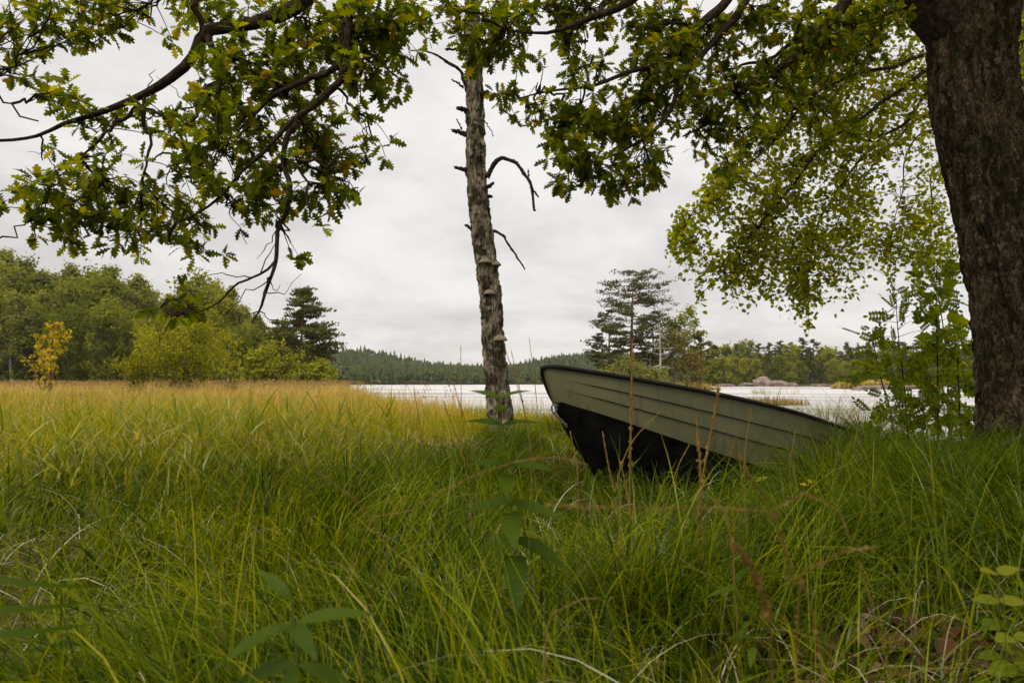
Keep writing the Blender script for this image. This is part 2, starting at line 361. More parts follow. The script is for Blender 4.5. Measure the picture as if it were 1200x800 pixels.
M['rock'] = plain_mat('rock', (.10, .075, .06), (.25, .195, .165), .9, 0.9, .05, .8)
M['mud_rock'] = plain_mat('mud_rock', (.10, .085, .07), (.26, .22, .18), 3, 0.9, .2, .8)

# ground material: soil/litter, straw in the distance
m, t, out = mat_new('ground'); tcn = N(t, 'ShaderNodeTexCoord')
na = noise(t, tcn.outputs['Object'], 14, 8, .65, .2); nb = noise(t, tcn.outputs['Object'], .6, 5, .6)
c1 = ramp(t, na, [(.3, (.020, .014, .008)), (.55, (.06, .042, .022)), (.75, (.13, .09, .05))])
c2 = ramp(t, na, [(.3, (.02, .032, .006)), (.7, (.07, .085, .018))])
c = mixc(t, ramp(t, nb, [(.35, 0.), (.6, .85)]), c1, c2)
p = N(t, 'ShaderNodeBsdfDiffuse'); t.links.new(c, p.inputs['Color'])
b = N(t, 'ShaderNodeBump'); b.inputs['Strength'].default_value = .7; b.inputs['Distance'].default_value = .03; t.links.new(na, b.inputs['Height'])
t.links.new(b.outputs[0], p.inputs['Normal']); t.links.new(p.outputs[0], out.inputs[0]); M['ground'] = m
# lake
m, t, out = mat_new('lake'); tcn = N(t, 'ShaderNodeTexCoord')
mp = N(t, 'ShaderNodeMapping'); mp.inputs['Scale'].default_value = (.6, 1.6, 1); t.links.new(tcn.outputs['Object'], mp.inputs[0])
na = noise(t, mp.outputs[0], 2.2, 3, .55, .2)
mp2 = N(t, 'ShaderNodeMapping'); mp2.inputs['Scale'].default_value = (.015, .09, 1); t.links.new(tcn.outputs['Object'], mp2.inputs[0])
nb = noise(t, mp2.outputs[0], 1.0, 4, .6, .3)
gl = N(t, 'ShaderNodeBsdfGlossy'); gl.distribution = 'MULTI_GGX'; gl.inputs['Color'].default_value = (.84, .81, .80, 1)
t.links.new(ramp(t, nb, [(.38, .20), (.6, .40)]), gl.inputs['Roughness'])
b = N(t, 'ShaderNodeBump'); b.inputs['Distance'].default_value = .02; b.inputs['Strength'].default_value = .12; t.links.new(na, b.inputs['Height'])
t.links.new(b.outputs[0], gl.inputs['Normal'])
df = N(t, 'ShaderNodeBsdfDiffuse'); df.inputs[0].default_value = (.035, .032, .022, 1)
fr = N(t, 'ShaderNodeFresnel'); fr.inputs[0].default_value = 1.33
mx = N(t, 'ShaderNodeMixShader'); t.links.new(fr.outputs[0], mx.inputs[0]); t.links.new(df.outputs[0], mx.inputs[1]); t.links.new(gl.outputs[0], mx.inputs[2])
t.links.new(mx.outputs[0], out.inputs[0]); M['lake'] = m

# ------------------------------------------------------------------ terrain
WZ = -0.35
SU = [-2.0, -.36, -.275, -.235, -.19, -.10, .05, .16, .27, .34, .42, .55, .7, .9, 2.0]
SY = [400, 400, 120, 46, 25, 20, 18, 20, 19, 15, 12.3, 11.0, 10.5, 11, 12]
HU = [-3, -.9, -.33, -.26, -.215, -.15, -.10, -.05, 0.0, .05, .125, .2, .3, .5, .8, 3]
HT = [16, 16, 16, 20, 21.5, 14, 11, 9, 10, 17, 23, 19, 10, 9, 10, 10]       # far hill height by bearing
SPIT = (8.8, 31.0, 6.2, 2.2); ISL = (17.0, 92.0, 11.5, 9.0); MOUND = (59.0, 108.0, 9.0, 7.0)
BOAT_A = np.array([0.4, 3.9]); BOAT_B = np.array([3.4, 6.6])
def ground_z(x, y):
    x = np.asarray(x, float); y = np.asarray(y, float)
    r = np.hypot(x, y); u = np.where(y > 0.05 * np.abs(x) + 1e-3, x / np.maximum(y, .05 * np.abs(x) + 1e-3), np.sign(x) * 2.0)
    u = np.clip(u, -2, 2)
    ys = np.interp(u, SU, SY) * (1 + .05 * (fbm(u * 30, y * .02, 0, 3, 3) - .5))
    yy = np.where(y > 0, y, 0)
    d = (ys - yy)                                       # >0 : on land this side of the shore
    sc_ = np.maximum(1.0, np.minimum(ys * .14, 6))
    land = sstep(-.4, 1.0, d / sc_)
    near = 0.03 * (fbm(x * .7, y * .7, 0, 5, 4) - .5) * 3
    drop = -0.16 * sstep(6, 12, yy) * sstep(-.3, .15, u) - 0.12 * sstep(6, 14, yy) * (1 - sstep(-.3, .15, u))
    # hollow along the drag line of the boat
    ab = BOAT_B - BOAT_A; q = np.clip(((x - BOAT_A[0]) * ab[0] + (y - BOAT_A[1]) * ab[1]) / (ab @ ab), 0, 1.6)
    dist = np.hypot(x - BOAT_A[0] - q * ab[0], y - BOAT_A[1] - q * ab[1])
    drop = drop - (.02 + .18 * np.clip(q, 0, 1)) * np.exp(-(dist / .9) ** 2)
    z = -1.1 + (1.1 + near + drop) * land
    def isl(c, hgt):
        e = 1 - np.hypot((x - c[0]) / c[2], (y - c[1]) / c[3]) + .25 * (fbm(x / c[3] * 1.7, y / c[3] * 1.7, 0, 8, 3) - .5)
        return -1.1 + (1.1 + WZ + hgt) * sstep(-.12, .35, e)
    z = np.maximum(z, isl(SPIT, .06)); z = np.maximum(z, isl(ISL, .55)); z = np.maximum(z, isl(MOUND, .9))
    # far shores
    fs = np.interp(u, [-.4, -.2, .0, .2, .29, .33, 1, 2], [230, 300, 330, 300, 230, 172, 165, 160]) * (1 + .04 * (fbm(u * 12, 0 * u, 0, 9, 3) - .5))
    fr = sstep(-2, 10, yy - fs)
    hill = np.interp(u, HU, HT) * sstep(0, 1, (r - fs - 5) / 330) * (1 + .25 * (fbm(x * .008, y * .008, 0, 4, 3) - .5))
    z = np.where(yy > fs - 4, np.maximum(z, -1.1 + (1.1 + .3) * fr + hill), z)
    return z

# polar sheet round the camera, finer near by, out to the horizon
rr = np.r_[0.0001, np.geomspace(.35, 2400, 230)]
front = np.linspace(R(-60), R(60), 330); back = np.linspace(R(60), R(300), 60)[1:-1]
th = np.r_[front, back]
rg, tg = np.meshgrid(rr, th, indexing='ij')
gx, gy = rg * np.sin(tg), rg * np.cos(tg); gz = ground_z(gx, gy)
nth = len(th); i = np.arange(len(rr) - 1)[:, None]; j = np.arange(nth)[None]
F = np.stack([i * nth + j, (i + 1) * nth + j, (i + 1) * nth + (j + 1) % nth, i * nth + (j + 1) % nth], -1).reshape(-1, 4)
o = MB().add(np.stack([gx, gy, gz], -1).reshape(-1, 3), F).build('ground', M['ground'])
tag(o, 'soft marshy ground under the grass running down to the lake', 'ground', kind='structure')
ths = np.linspace(0, 2 * np.pi, 96, endpoint=False)
V = np.vstack([[(0, 0, 0)], np.stack([2300 * np.cos(ths), 2300 * np.sin(ths), 0 * ths], -1)])
F = np.stack([np.zeros(96, int), 1 + np.arange(96), 1 + (np.arange(96) + 1) % 96], -1)
o = MB().add(V, F).build('lake_water', M['lake'], smooth=False, loc=(0, 0, WZ))
tag(o, 'calm pale lake reflecting the overcast sky', 'lake', kind='structure')

# ------------------------------------------------------------------ distant forest mass
def low_conifers(P, H, mb, seed):
    m = len(P); L, S = 4, 7
    for l in range(L):
        z0 = .12 + .2 * l; z1 = z0 + .34; rad = .20 * (1 - .82 * l / L)
        th = np.linspace(0, 2 * np.pi, S, endpoint=False)[None] + rng.uniform(0, 6.28, (m, 1))
        rj = rad * rng.uniform(.6, 1.25, (m, S)) * H[:, None]; zj = (z0 + rng.uniform(-.05, .05, (m, S))) * H[:, None]
        ring = P[:, None] + np.stack([np.cos(th) * rj, np.sin(th) * rj, zj], -1)
        top = P + np.stack([0 * H, 0 * H, min(z1, 1.0) * H], -1)
        V = np.concatenate([ring, top[:, None]], 1).reshape(-1, 3)
        F = np.stack([np.arange(S), (np.arange(S) + 1) % S, np.full(S, S)], -1)
        mb.add(V, (np.arange(m)[:, None, None] * (S + 1) + F[None]).reshape(-1, 3))
def low_round(P, H, mb):
    m = len(P); k = 26
    c = rand_unit(m * k).reshape(m, k, 3); c[..., 2] = c[..., 2] * .62
    pos = P[:, None] + c * (.30 * H)[:, None, None] * rng.uniform(.7, 1.1, (m, k, 1)) + np.stack([0 * H, 0 * H, .62 * H], -1)[:, None]
    scatter(mb, QUAD[0], QUAD[1], pos.reshape(-1, 3), rand_unit(m * k), c.reshape(-1, 3) + .5 * rand_unit(m * k), np.repeat(H, k) * .26 * rng.uniform(.7, 1.3, m * k))
mb = MB()
nf = 11000
u = rng.uniform(-.75, 1.0, nf); rf = 175 + 560 * rng.random(nf) ** .75
x, y = u * rf, rf; z = ground_z(x, y); ok = z > .1
ok &= ~((u > .26) & (rf < 205)); 
P = np.stack([x, y, z], -1)[ok]; H = rng.uniform(3.8, 10.5, len(P)) * (0.8 + .4 * fbm(P[:, 0] * .02, P[:, 1] * .02, 0, 6, 2))
isr = rng.random(len(P)) < .42
low_conifers(P[~isr], H[~isr], mb, 1); low_round(P[isr], H[isr] * .85, mb)
# shrubs right at the far shoreline
u = rng.uniform(-.45, .30, 900); 
yy0 = np.interp(u, [-.4, -.2, .0, .2, .29, .33], [230, 300, 330, 300, 230, 172]) * rng.uniform(.995, 1.05, 900) + 6
P = np.stack([u * yy0, yy0, ground_z(u * yy0, yy0)], -1); P = P[P[:, 2] > -.3]
low_conifers(P, rng.uniform(5, 9, len(P)), mb, 2); low_round(P + [2, 1, 0], rng.uniform(3, 6, len(P)), mb)
o = mb.build('forest', M['forest'], smooth=False); tag(o, 'dark conifer forest covering the hills beyond the lake', 'forest', kind='stuff')

# ------------------------------------------------------------------ tree builders for middle distance
def deciduous(seed, h, wd, base=.18, leaf=.30, n=3400, clumps=46, top_taper=.6):
    """trunk + uneven leafy crown; returns two meshes' builders, foot at the origin"""
    r = np.random.default_rng(seed); tb, cb = MB(), MB()
    tp = np.array([(0, 0, -.3), (r.normal() * .02 * h, r.normal() * .02 * h, .35 * h), (r.normal() * .03 * h, r.normal() * .03 * h, .7 * h), (0, 0, .96 * h)])
    P, rad = smooth_path(tp, [h * .014, h * .011, h * .007, h * .002], 10); add_tube(tb, P, rad, 6)
    cs = []
    for k in range(clumps):
        tz = base + (1 - base) * r.random() ** .8
        prof = math.sin(math.pi * min(1, (tz - base) / (1 - base) * .92 + .08)) ** top_taper
        ph = r.uniform(0, 6.28); q = wd * .5 * prof * math.sqrt(r.uniform(.12, 1.05))
        c = np.array([math.cos(ph) * q, math.sin(ph) * q, tz * h * .96]); cs.append((c, wd * r.uniform(.07, .165)))
        st = np.array([0, 0, max(.1, tz - .18) * h])
        if k % 2 == 0:
            Pp, rr_ = smooth_path([st, (st + c) / 2 + [0, 0, .02 * h], c], [h * .004, h * .003, h * .001], 5); add_tube(tb, Pp, rr_, 4)
    wts = np.array([c[1] ** 2 for c in cs]); wts /= wts.sum()
    idx = r.choice(len(cs), n, p=wts); C = np.array([c[0] for c in cs])[idx]; S = np.array([c[1] for c in cs])[idx]
    d = r.normal(size=(n, 3)); pos = C + d * (S * .62)[:, None] * np.array([1.0, 1.0, 1.05]); d = unit(d)
    scatter(cb, QUAD[0], QUAD[1], pos, unit(r.normal(size=(n, 3)) + [0, 0, -.3]), d + np.array([0, 0, .5]) + .6 * unit(r.normal(size=(n, 3))), leaf * r.uniform(.6, 1.4, n))
    return tb, cb
def spruce(seed, h, wd, n_wh=26, leaf=.35):
    r = np.random.default_rng(seed); tb, cb = MB(), MB()
    P, rad = smooth_path([(0, 0, -.3), (.01 * h, 0, .5 * h), (0, 0, h)], [h * .016, h * .01, h * .001], 8); add_tube(tb, P, rad, 6)
    pos, X, Nn, S = [], [], [], []
    for k in range(n_wh):
        t_ = k / (n_wh - 1); z = h * (.10 + .89 * t_); L = wd * .5 * (1 - t_) ** .8 * r.uniform(.75, 1.15) + .1
        for q in range(7):
            ph = r.uniform(0, 6.28); ll = L * r.uniform(.6, 1.1); dirv = np.array([math.cos(ph), math.sin(ph), -.25])
            m = max(3, int(ll / .16))
            for s in np.linspace(.15, 1, m):
                b_ = np.array([0, 0, z]) + dirv * ll * s + r.normal(size=3) * .07 * wd * .2
                pos.append(b_); X.append(dirv + r.normal(size=3) * .5 + [0, 0, -.2]); Nn.append([r.normal() * .4, r.normal() * .4, 1]); S.append(leaf * r.uniform(.6, 1.3))
    scatter(cb, QUAD[0], QUAD[1], pos, X, Nn, S); return tb, cb
def pine(seed, h, wd, bare=.4, n_br=26, leaf=.26, dens=1.0, flat=.30, lean=0, crf=.12, broad=False):
    r = np.random.default_rng(seed); tb, cb = MB(), MB()
    tp = [(0, 0, -.3), (lean * .3 + r.normal() * .01 * h, r.normal() * .01 * h, .4 * h), (lean * .7, 0, .75 * h), (lean, 0, .97 * h)]
    P, rad = smooth_path(tp, [h * .016, h * .012, h * .007, h * .002], 14); add_tube(tb, P, rad, 7)
    pos, X, Nn, S = [], [], [], []
    for k in range(n_br):
        t_ = bare + (1 - bare) * ((k + r.random()) / n_br); c = np.array([np.interp(t_, [0, .4, .75, 1], [0, lean * .3, lean * .7, lean]), 0, t_ * h])
        prof = (math.sin(math.pi * (.22 + .78 * (t_ - bare) / (1 - bare)))) ** .8
        if broad: prof = math.sin(math.pi * (.16 + .66 * (t_ - bare) / (1 - bare))) ** .7
        L = wd * .5 * max(.15, prof) * r.uniform(.55, 1.15); ph = r.uniform(0, 6.28) if k % 3 else r.choice([0, math.pi]) + r.normal() * .3
        e = c + np.array([math.cos(ph) * L, math.sin(ph) * L, L * r.uniform(-.05, .35)])
        mid = (c + e) / 2 + np.array([0, 0, -.06 * L])
        Pp, rr_ = smooth_path([c, mid, e], [h * .0045, h * .003, h * .001], 7); add_tube(tb, Pp, rr_, 4)
        for s in np.linspace(.38, 1.0, max(3, int(L / .45))):
            cc = Pp[min(6, int(s * 6))] + r.normal(size=3) * .12 * L * np.array([1, 1, .3]); cr = crf * wd * r.uniform(.6, 1.25) * (.6 + .4 * s)
            m = int(34 * dens); d = unit(r.normal(size=(m, 3))) * (r.random(m) ** .5)[:, None] * cr
            d[:, 2] *= flat * 1.4; pos += list(cc + d); X += list(unit(r.normal(size=(m, 3)) + [0, 0, .4])); Nn += list(unit(r.normal(size=(m, 3)) + [0, 0, .8])); S += list(leaf * r.uniform(.5, 1.3, m))
    scatter(cb, QUAD[0] * [1, .7, 1], QUAD[1], np.array(pos), np.array(X), np.array(Nn), np.array(S)); return tb, cb
def make_tree(name, builders, mats, label, cat, group=None):
    t_ = thing(name, label, cat, group=group)
    builders[0].build('trunk', mats[0], t_); builders[1].build('crown', mats[1], t_); return t_
_used = set()
def place(proto, x, y, s, rz, label=None, zoff=0.0, sxy=1.0):
    if proto.name in _used: o = copy_tree(proto)
    else: o = proto; _used.add(proto.name)
    o.location = (x, y, float(ground_z(x, y)) + zoff); o.scale = (s * sxy, s * sxy, s); o.rotation_euler = (0, 0, rz)
    if label: o['label'] = label
    return o
def px_x(px, Y): return (px - 600) / 800 * Y
def h_for(top, x, Y): return at(600, top, Y)[2] - float(ground_z(x, Y))

GL = 'trees of the forest edge beyond the reed meadow'
protoB = [make_tree('birch_tree', deciduous(100 + k, 15, 4.6 + k * .5, .14, .30, 5200, 64, .8), (M['pale_bark'], M['far_birch']), 'slender grey-green birch in the forest edge beyond the meadow', 'tree', GL) for k in range(3)]
protoD = [make_tree('broadleaf_tree', deciduous(200 + k, 12, 6.0 + k * .8, .06, .30, 5200, 66, .6), (M['far_bark'], M['far_green']), 'rounded green broadleaf tree in the forest edge beyond the meadow', 'tree', GL) for k in range(3)]
protoS = make_tree('spruce_tree', spruce(300, 15, 6.0), (M['far_bark'], M['needle']), 'dark pointed spruce between the birches beyond the meadow', 'tree', GL)
def hof(p): return 15 if 'birch' in p.name or 'spruce' in p.name else 12
TOP = [(-140, 290), (-40, 292), (0, 292), (25, 303), (45, 317), (60, 322), (80, 309), (105, 318), (126, 311), (145, 332), (160, 322), (178, 340), (195, 345), (212, 338), (230, 321), (250, 330), (268, 336), (285, 358), (300, 368), (320, 366), (338, 372), (360, 385)]
tpx = np.array([a for a, b in TOP]); tpy = np.array([b for a, b in TOP])
left_spots = []
for px, ty in TOP[1:19]: left_spots.append((px, ty, random.uniform(96, 104), 'B' if random.random() < .7 else 'D'))
for px in np.arange(-130, 345, 15): left_spots.append((px + random.uniform(-5, 5), np.interp(px, tpx, tpy) + random.uniform(8, 26), random.uniform(90, 100), random.choice('BBDDS')))
for px in np.arange(-125, 360, 17): left_spots.append((px + random.uniform(-6, 6), np.interp(px, tpx, tpy) + random.uniform(34, 66), random.uniform(84, 90), random.choice('BDD')))
for px in np.arange(255, 372, 11): left_spots.append((px, 395 + random.uniform(-14, 18), random.uniform(80, 88), 'D'))
for px, ty, Y, k in left_spots:
    pr = random.choice(protoB) if k == 'B' else random.choice(protoD) if k == 'D' else protoS
    x = px_x(px, Y); h = h_for(ty, x, Y); place(pr, x, Y, h / hof(pr), random.uniform(0, 6.28))
# distinct trees in front of the forest edge
Y = 80; x = px_x(353, Y)
t_ = make_tree('pine_tree', pine(412, h_for(339, x, Y), 9.0, .03, 72, .32, 1.4, .24, .2, .105), (M['pine_bark'], M['needle']), 'dark layered pine standing at the lakeward end of the left forest', 'tree')
place(t_, x, Y, 1, 0)
for px, top, Y, wd, lab in ((330, 398, 74, 5.0, 'pale yellow-green rounded bush tree left of the dark layered pine'), (303, 412, 74, 3.6, 'small rounded bush tree between the willow and the dark pine'), (372, 425, 76, 4, 'low green shrub at the foot of the dark layered pine')):
    x = px_x(px, Y); h = h_for(top, x, Y)
    place(make_tree('bush_tree', deciduous(500 + px, h, wd, .02, .26, 2600, 40, .4), (M['far_bark'], M['bush_leaf']), lab, 'shrub'), x, Y, 1, 0)

# big willow bush in the meadow
def bush(name, seed, h, wd, n, leaf, lm, label, cat, stems=26, lo=.1):
    r = np.random.default_rng(seed); root = thing(name, label, cat); sb, lb = MB(), MB(); ends = []
    for k in range(stems):
        ph = r.uniform(0, 6.28); q = math.sqrt(r.random()); e = np.array([math.cos(ph) * wd * .5 * q, math.sin(ph) * wd * .5 * q, h * (1 - .42 * q ** 2) * r.uniform(.72, 1.02)])
        b_ = np.array([math.cos(ph), math.sin(ph), 0]) * .12 * wd * q
        Pp, rr_ = smooth_path([b_ + [0, 0, -.1], b_ + (e - b_) * [.35, .35, .55], e], [.035, .022, .006], 9)
        Pp = wiggle(Pp, .05 * wd, 2, seed + k); add_tube(sb, Pp, rr_, 5)
        for s in range(2, 9):
            for w_ in range(3): ends.append(Pp[s] + r.normal(size=3) * wd * .06 * [1, 1, .8])
            if s > 3 and r.random() < .7:
                e2 = Pp[s] + r.normal(size=3) * wd * .09; P2, r2 = smooth_path([Pp[s], (Pp[s] + e2) / 2 + [0, 0, .05], e2], [.010, .006, .003], 4); add_tube(sb, P2, r2, 4)
                ends += [e2] * 3
    ends = np.array(ends); ends = ends[ends[:, 2] > lo * h]
    wt = .25 + (ends[:, 2] / h) ** 1.2; idx = r.choice(len(ends), n, p=wt / wt.sum())
    pos = ends[idx] + r.normal(size=(n, 3)) * wd * .035
    scatter(lb, QUAD[0] * [1, .6, 1], QUAD[1], pos, unit(r.normal(size=(n, 3)) + [0, 0, .2]), unit(r.normal(size=(n, 3)) + [0, 0, .8]), leaf * r.uniform(.6, 1.4, n))
    sb.build('stems', M['far_bark'], root); lb.build('leaves', lm, root); return root
Y = 36; x = px_x(215, Y); place(bush('willow_bush', 61, h_for(371, x, Y), 5.4, 16000, .12, M['bush_leaf'], 'wide round yellow-green willow bush standing alone in the meadow', 'bush', 34), x, Y, 1, 0)
Y = 33; x = px_x(160, Y + 2); place(bush('willow_bush', 62, h_for(395, x, Y), 1.9, 2400, .12, M['bush_leaf'], 'small leafy bush touching the left side of the round willow bush', 'bush', 12), x, Y + 2, 1, 0)
Y = 31; x = px_x(270, Y + 4); place(bush('willow_bush', 66, h_for(412, x, Y), 1.4, 700, .11, M['bush_leaf'], 'thin twiggy bush at the right side of the round willow bush', 'bush', 14), x, Y + 4, 1, 0)
Y = 30; x = px_x(58, Y); place(bush('yellow_sapling', 63, h_for(368, x, Y), 1.75, 900, .15, M['yellow_leaf'], 'slim sapling with autumn-yellow leaves in the meadow at left', 'sapling', 9, .02), x, Y, 1, 0)

# islet with pines across the water
def isl_tree(px, top, Y, b, mats, name, lab, cat='tree', sxy=1):
    x = px_x(px, Y); h = h_for(top, x, Y); bb = b(h)
    return place(make_tree(name, bb, mats, lab, cat), x, Y, 1, 0, sxy=sxy)
PM = (M['pine_bark'], M['needle'])
isl_tree(739, 317, 90, lambda h: pine(21, h, 10.5, .34, 46, .25, .9, .22, .5, .10, True), PM, 'pine_tree', 'tallest flat-topped pine on the islet behind the boat')
isl_tree(716, 362, 94, lambda h: pine(22, h, 7.5, .2, 30, .26, .85, .22, -.3, .09), PM, 'pine_tree', 'shorter pine left of the tall flat-topped pine on the islet')
isl_tree(764, 366, 93, lambda h: pine(23, h, 7.0, .25, 30, .26, .85, .22, .3, .09), PM, 'pine_tree', 'pine right beside the tall flat-topped pine on the islet')
isl_tree(706, 385, 92, lambda h: pine(29, h, 4.6, .12, 24, .25, .8, .3), PM, 'pine_tree', 'low pine at the left tip of the islet')
isl_tree(806, 358, 95, lambda h: deciduous(24, h, 5.0, .15, .28, 2400, 40), (M['pale_bark'], M['far_green']), 'broadleaf_tree', 'airy green birch at the right end of the islet')
isl_tree(822, 388, 94, lambda h: pine(25, h, 5.0, .1, 24, .28, 1.0, .4), PM, 'pine_tree', 'dark bushy pine below the green birch on the islet')
isl_tree(790, 385, 89, lambda h: deciduous(26, h, 4.4, .05, .24, 1500, 36), (M['far_bark'], M['rust_leaf']), 'broadleaf_tree', 'rusty orange shrubby tree in the middle of the islet')
isl_tree(812, 415, 88, lambda h: deciduous(27, h, 4.0, .02, .24, 1300, 30), (M['far_bark'], M['rust_leaf']), 'shrub', 'low rust-brown shrub at the right end of the islet', 'shrub')
for px, top, wd, s in ((735, 420, 4.2, 31), (752, 428, 3.4, 32), (771, 432, 3.0, 33), (715, 428, 3.2, 34)):
    isl_tree(px, top, 86, lambda h: deciduous(s, h, wd, .0, .22, 1000, 26, .4), (M['far_bark'], M['far_birch']), 'shrub', {31: 'tallest olive-yellow shrub under the tall islet pine', 32: 'olive-yellow shrub right of the tall islet pine', 33: 'low olive shrub under the dead pine on the islet', 34: 'olive-yellow shrub under the shorter islet pine'}[s], 'shrub')
isl_tree(786, 372, 96, lambda h: deciduous(36, h, 5.0, .06, .26, 2600, 44), (M['far_bark'], M['far_green']), 'broadleaf_tree', 'green broadleaf tree between the tall pine and the airy birch on the islet')
isl_tree(752, 392, 91, lambda h: pine(37, h, 6.0, .08, 30, .26, .9, .3, 0, .10), PM, 'pine_tree', 'low broad pine in front of the tall flat-topped pine')
isl_tree(728, 398, 90, lambda h: pine(38, h, 5.0, .08, 26, .26, .9, .3, 0, .10), PM, 'pine_tree', 'low dark pine between the two left islet pines')
# silvery dead pine
Y = 87; x = px_x(773, Y); h = h_for(378, x, Y); root = thing('dead_pine', 'silver-grey dead pine with bare spreading branches on the islet', 'tree'); mb = MB(); r = np.random.default_rng(5)
P, rd = smooth_path([(0, 0, -.3), (.1, 0, h * .5), (0, 0, h)], [.13, .10, .03], 8); add_tube(mb, P, rd, 6); root_t = mb.build('trunk', M['pale_bark'], root)
for k in range(22):
    mb = MB(); z = h * (.12 + .8 * r.random()); ph = r.uniform(0, 6.28); L = r.uniform(.8, 2.1); c = np.array([0, 0, z]); e = c + [math.cos(ph) * L, math.sin(ph) * L, r.uniform(-.2, .7)]
    P, rd = smooth_path([c, (c + e) / 2 + [0, 0, -.12], e], [.05, .035, .015], 6); add_tube(mb, P, rd, 4)
    for q in range(3):
        e2 = P[3 + q // 2] + r.normal(size=3) * .5; add_tube(mb, [P[3 + q // 2], (P[3 + q // 2] + e2) / 2 + [0, 0, .06], e2], [.03, .02, .01], 4)
    mb.build('branch', M['pale_bark'], root)
place(root, x, Y, 1, 0)

# right-hand far shore
GR = 'trees on the far right shore'
RT = [(822, 412), (840, 404), (858, 401), (880, 401), (905, 402), (916, 397), (932, 402), (950, 396), (966, 404), (985, 405), (1000, 401), (1020, 404), (1045, 402), (1070, 404), (1095, 398), (1120, 403), (1150, 400), (1180, 405), (1230, 400)]
rpx = [a for a, b in RT]; rpy = [b for a, b in RT]
pP = [make_tree('pine_tree', pine(600 + k, 11, 4.6, .3, 26, .36, .7, .4), PM, 'pine with bare lower trunk on the far right shore', 'tree', GR) for k in range(3)]
pS2 = make_tree('spruce_tree', spruce(601, 11, 4.4, 20, .45), (M['far_bark'], M['needle']), 'pointed dark spruce on the far right shore', 'tree', GR)
pD2 = [make_tree('broadleaf_tree', deciduous(610 + k, 9, 5.5, .08, .45, 1700, 40, .5), (M['far_bark'], M['far_green']), 'rounded green broadleaf tree on the far right shore', 'tree', GR) for k in range(2)]
for row, (dy, step, lo, hi) in enumerate(((200, 13, -3, 3), (190, 12, 4, 14), (182, 13, 16, 28))):
    for px in np.arange(824 + row * 5, 1240, step):
        Y = dy + random.uniform(-4, 4); top = np.interp(px, rpx, rpy) + random.uniform(lo, hi); x = px_x(px, Y); h = h_for(top, x, Y)
        pr = random.choice(pP + [pS2] + pD2[:1]) if row < 2 else random.choice(pD2 + pP[:1])
        hh = 9 if 'broad' in pr.name else 11
        place(pr, x, Y, h / hh, random.uniform(0, 6.28), sxy=1.15)
# shore rocks
def rock(name, lab, c, s, seed, group=None, mat='rock'):
    n, m_ = 20, 14; th = np.linspace(0, 2 * np.pi, n, endpoint=False); ph = np.linspace(0, np.pi, m_)
    T, Pn = np.meshgrid(th, ph, indexing='ij'); d = np.stack([np.sin(Pn) * np.cos(T), np.sin(Pn) * np.sin(T), np.cos(Pn)], -1)
    k = 1 + .7 * (fbm(d[..., 0] * 2 + seed, d[..., 1] * 2, d[..., 2] * 2, seed, 4) - .5)
    V = (np.sign(d) * np.abs(d) ** .75) * k[..., None] * np.array(s)
    i = np.arange(n)[:, None]; j = np.arange(m_ - 1)[None]; F = np.stack([i * m_ + j, ((i + 1) % n) * m_ + j, ((i + 1) % n) * m_ + j + 1, i * m_ + j + 1], -1).reshape(-1, 4)
    o = MB().add(V.reshape(-1, 3), F).build(name, M[mat], smooth=False, loc=c); tag(o, lab, 'rock', group); return o
for k, (px, wpx, hpx, lab) in enumerate(((893, 11, 9, 'tallest pinkish-brown rock bluff on the far right shore'), (909, 12, 6, 'pinkish rock right of the tallest bluff on the far shore'), (874, 7, 3, 'low brown rock left of the tallest bluff on the far shore'), (925, 7, 3, 'small brown rock at the right end of the far bluff'), (850, 9, 1.6, 'low dark rock on the waterline left of the far bluff'), (960, 10, 1.5, 'flat brown rock on the waterline right of the far bluff'))):
    Y = 172; x = px_x(px, Y); rock('shore_rock', lab, (x, Y, -.1), (wpx / 800 * Y, 3, hpx / 800 * Y), 40 + k)
rock('lake_rock', 'small dark rock breaking the lake surface beyond the boat', (px_x(822, 62), 62, WZ), (.75, .5, .28), 71, mat='mud_rock')
rock('lake_rock', 'tiny dark rock in the lake left of the grassy mound', (px_x(1002, 90), 90, WZ), (.7, .5, .2), 72, mat='mud_rock')
rock('mound_rock', 'brown rock along the waterline of the grassy mound', (px_x(1045, 101), 101.5, WZ + .05), (5.5, 1.2, .5), 73)

# ------------------------------------------------------------------ boat
L, BB = 4.3, .74
def hb(s): 
    s = np.asarray(s, float)
    return .035 + (BB - .035) * np.where(s < .55, (1 - np.abs(1 - s / .55) ** 2.1), 1 - .2 * ((s - .55) / .45) ** 2)
def sheer(s): return .57 + .22 * (1 - np.clip(np.asarray(s, float) / .6, 0, 1)) ** 2 + .03 * np.clip((np.asarray(s, float) - .6) / .4, 0, 1)
def keel(s): return .10 * (1 - np.clip(np.asarray(s, float) / .3, 0, 1)) ** 2
NV = .55                                                # where the dark bottom ends
laps = np.array([NV, .655, .75, .86, 1.0])
LF = [0, .37, .66, 1.0]                                 # lap lines between the paint edge and the gunwale
prof = [(v, 0.0) for v in np.linspace(0, 1, 9)]
for k in range(3):
    prof += [(1 + LF[k], .015), (1 + (LF[k] + LF[k + 1]) / 2, .009), (1 + LF[k + 1], .003)]
def prof_v(s, q):
    vb_ = .47 + .25 * np.clip(1 - np.asarray(s, float) / .55, 0, 1) ** 1.4
    return np.where(q <= 1, q * vb_, vb_ + (q - 1) * (1 - vb_))
pv = np.array([p_[0] for p_ in prof]); po = np.array([p_[1] for p_ in prof])
ns = 44; S = np.linspace(0, 1, ns) ** 1.25
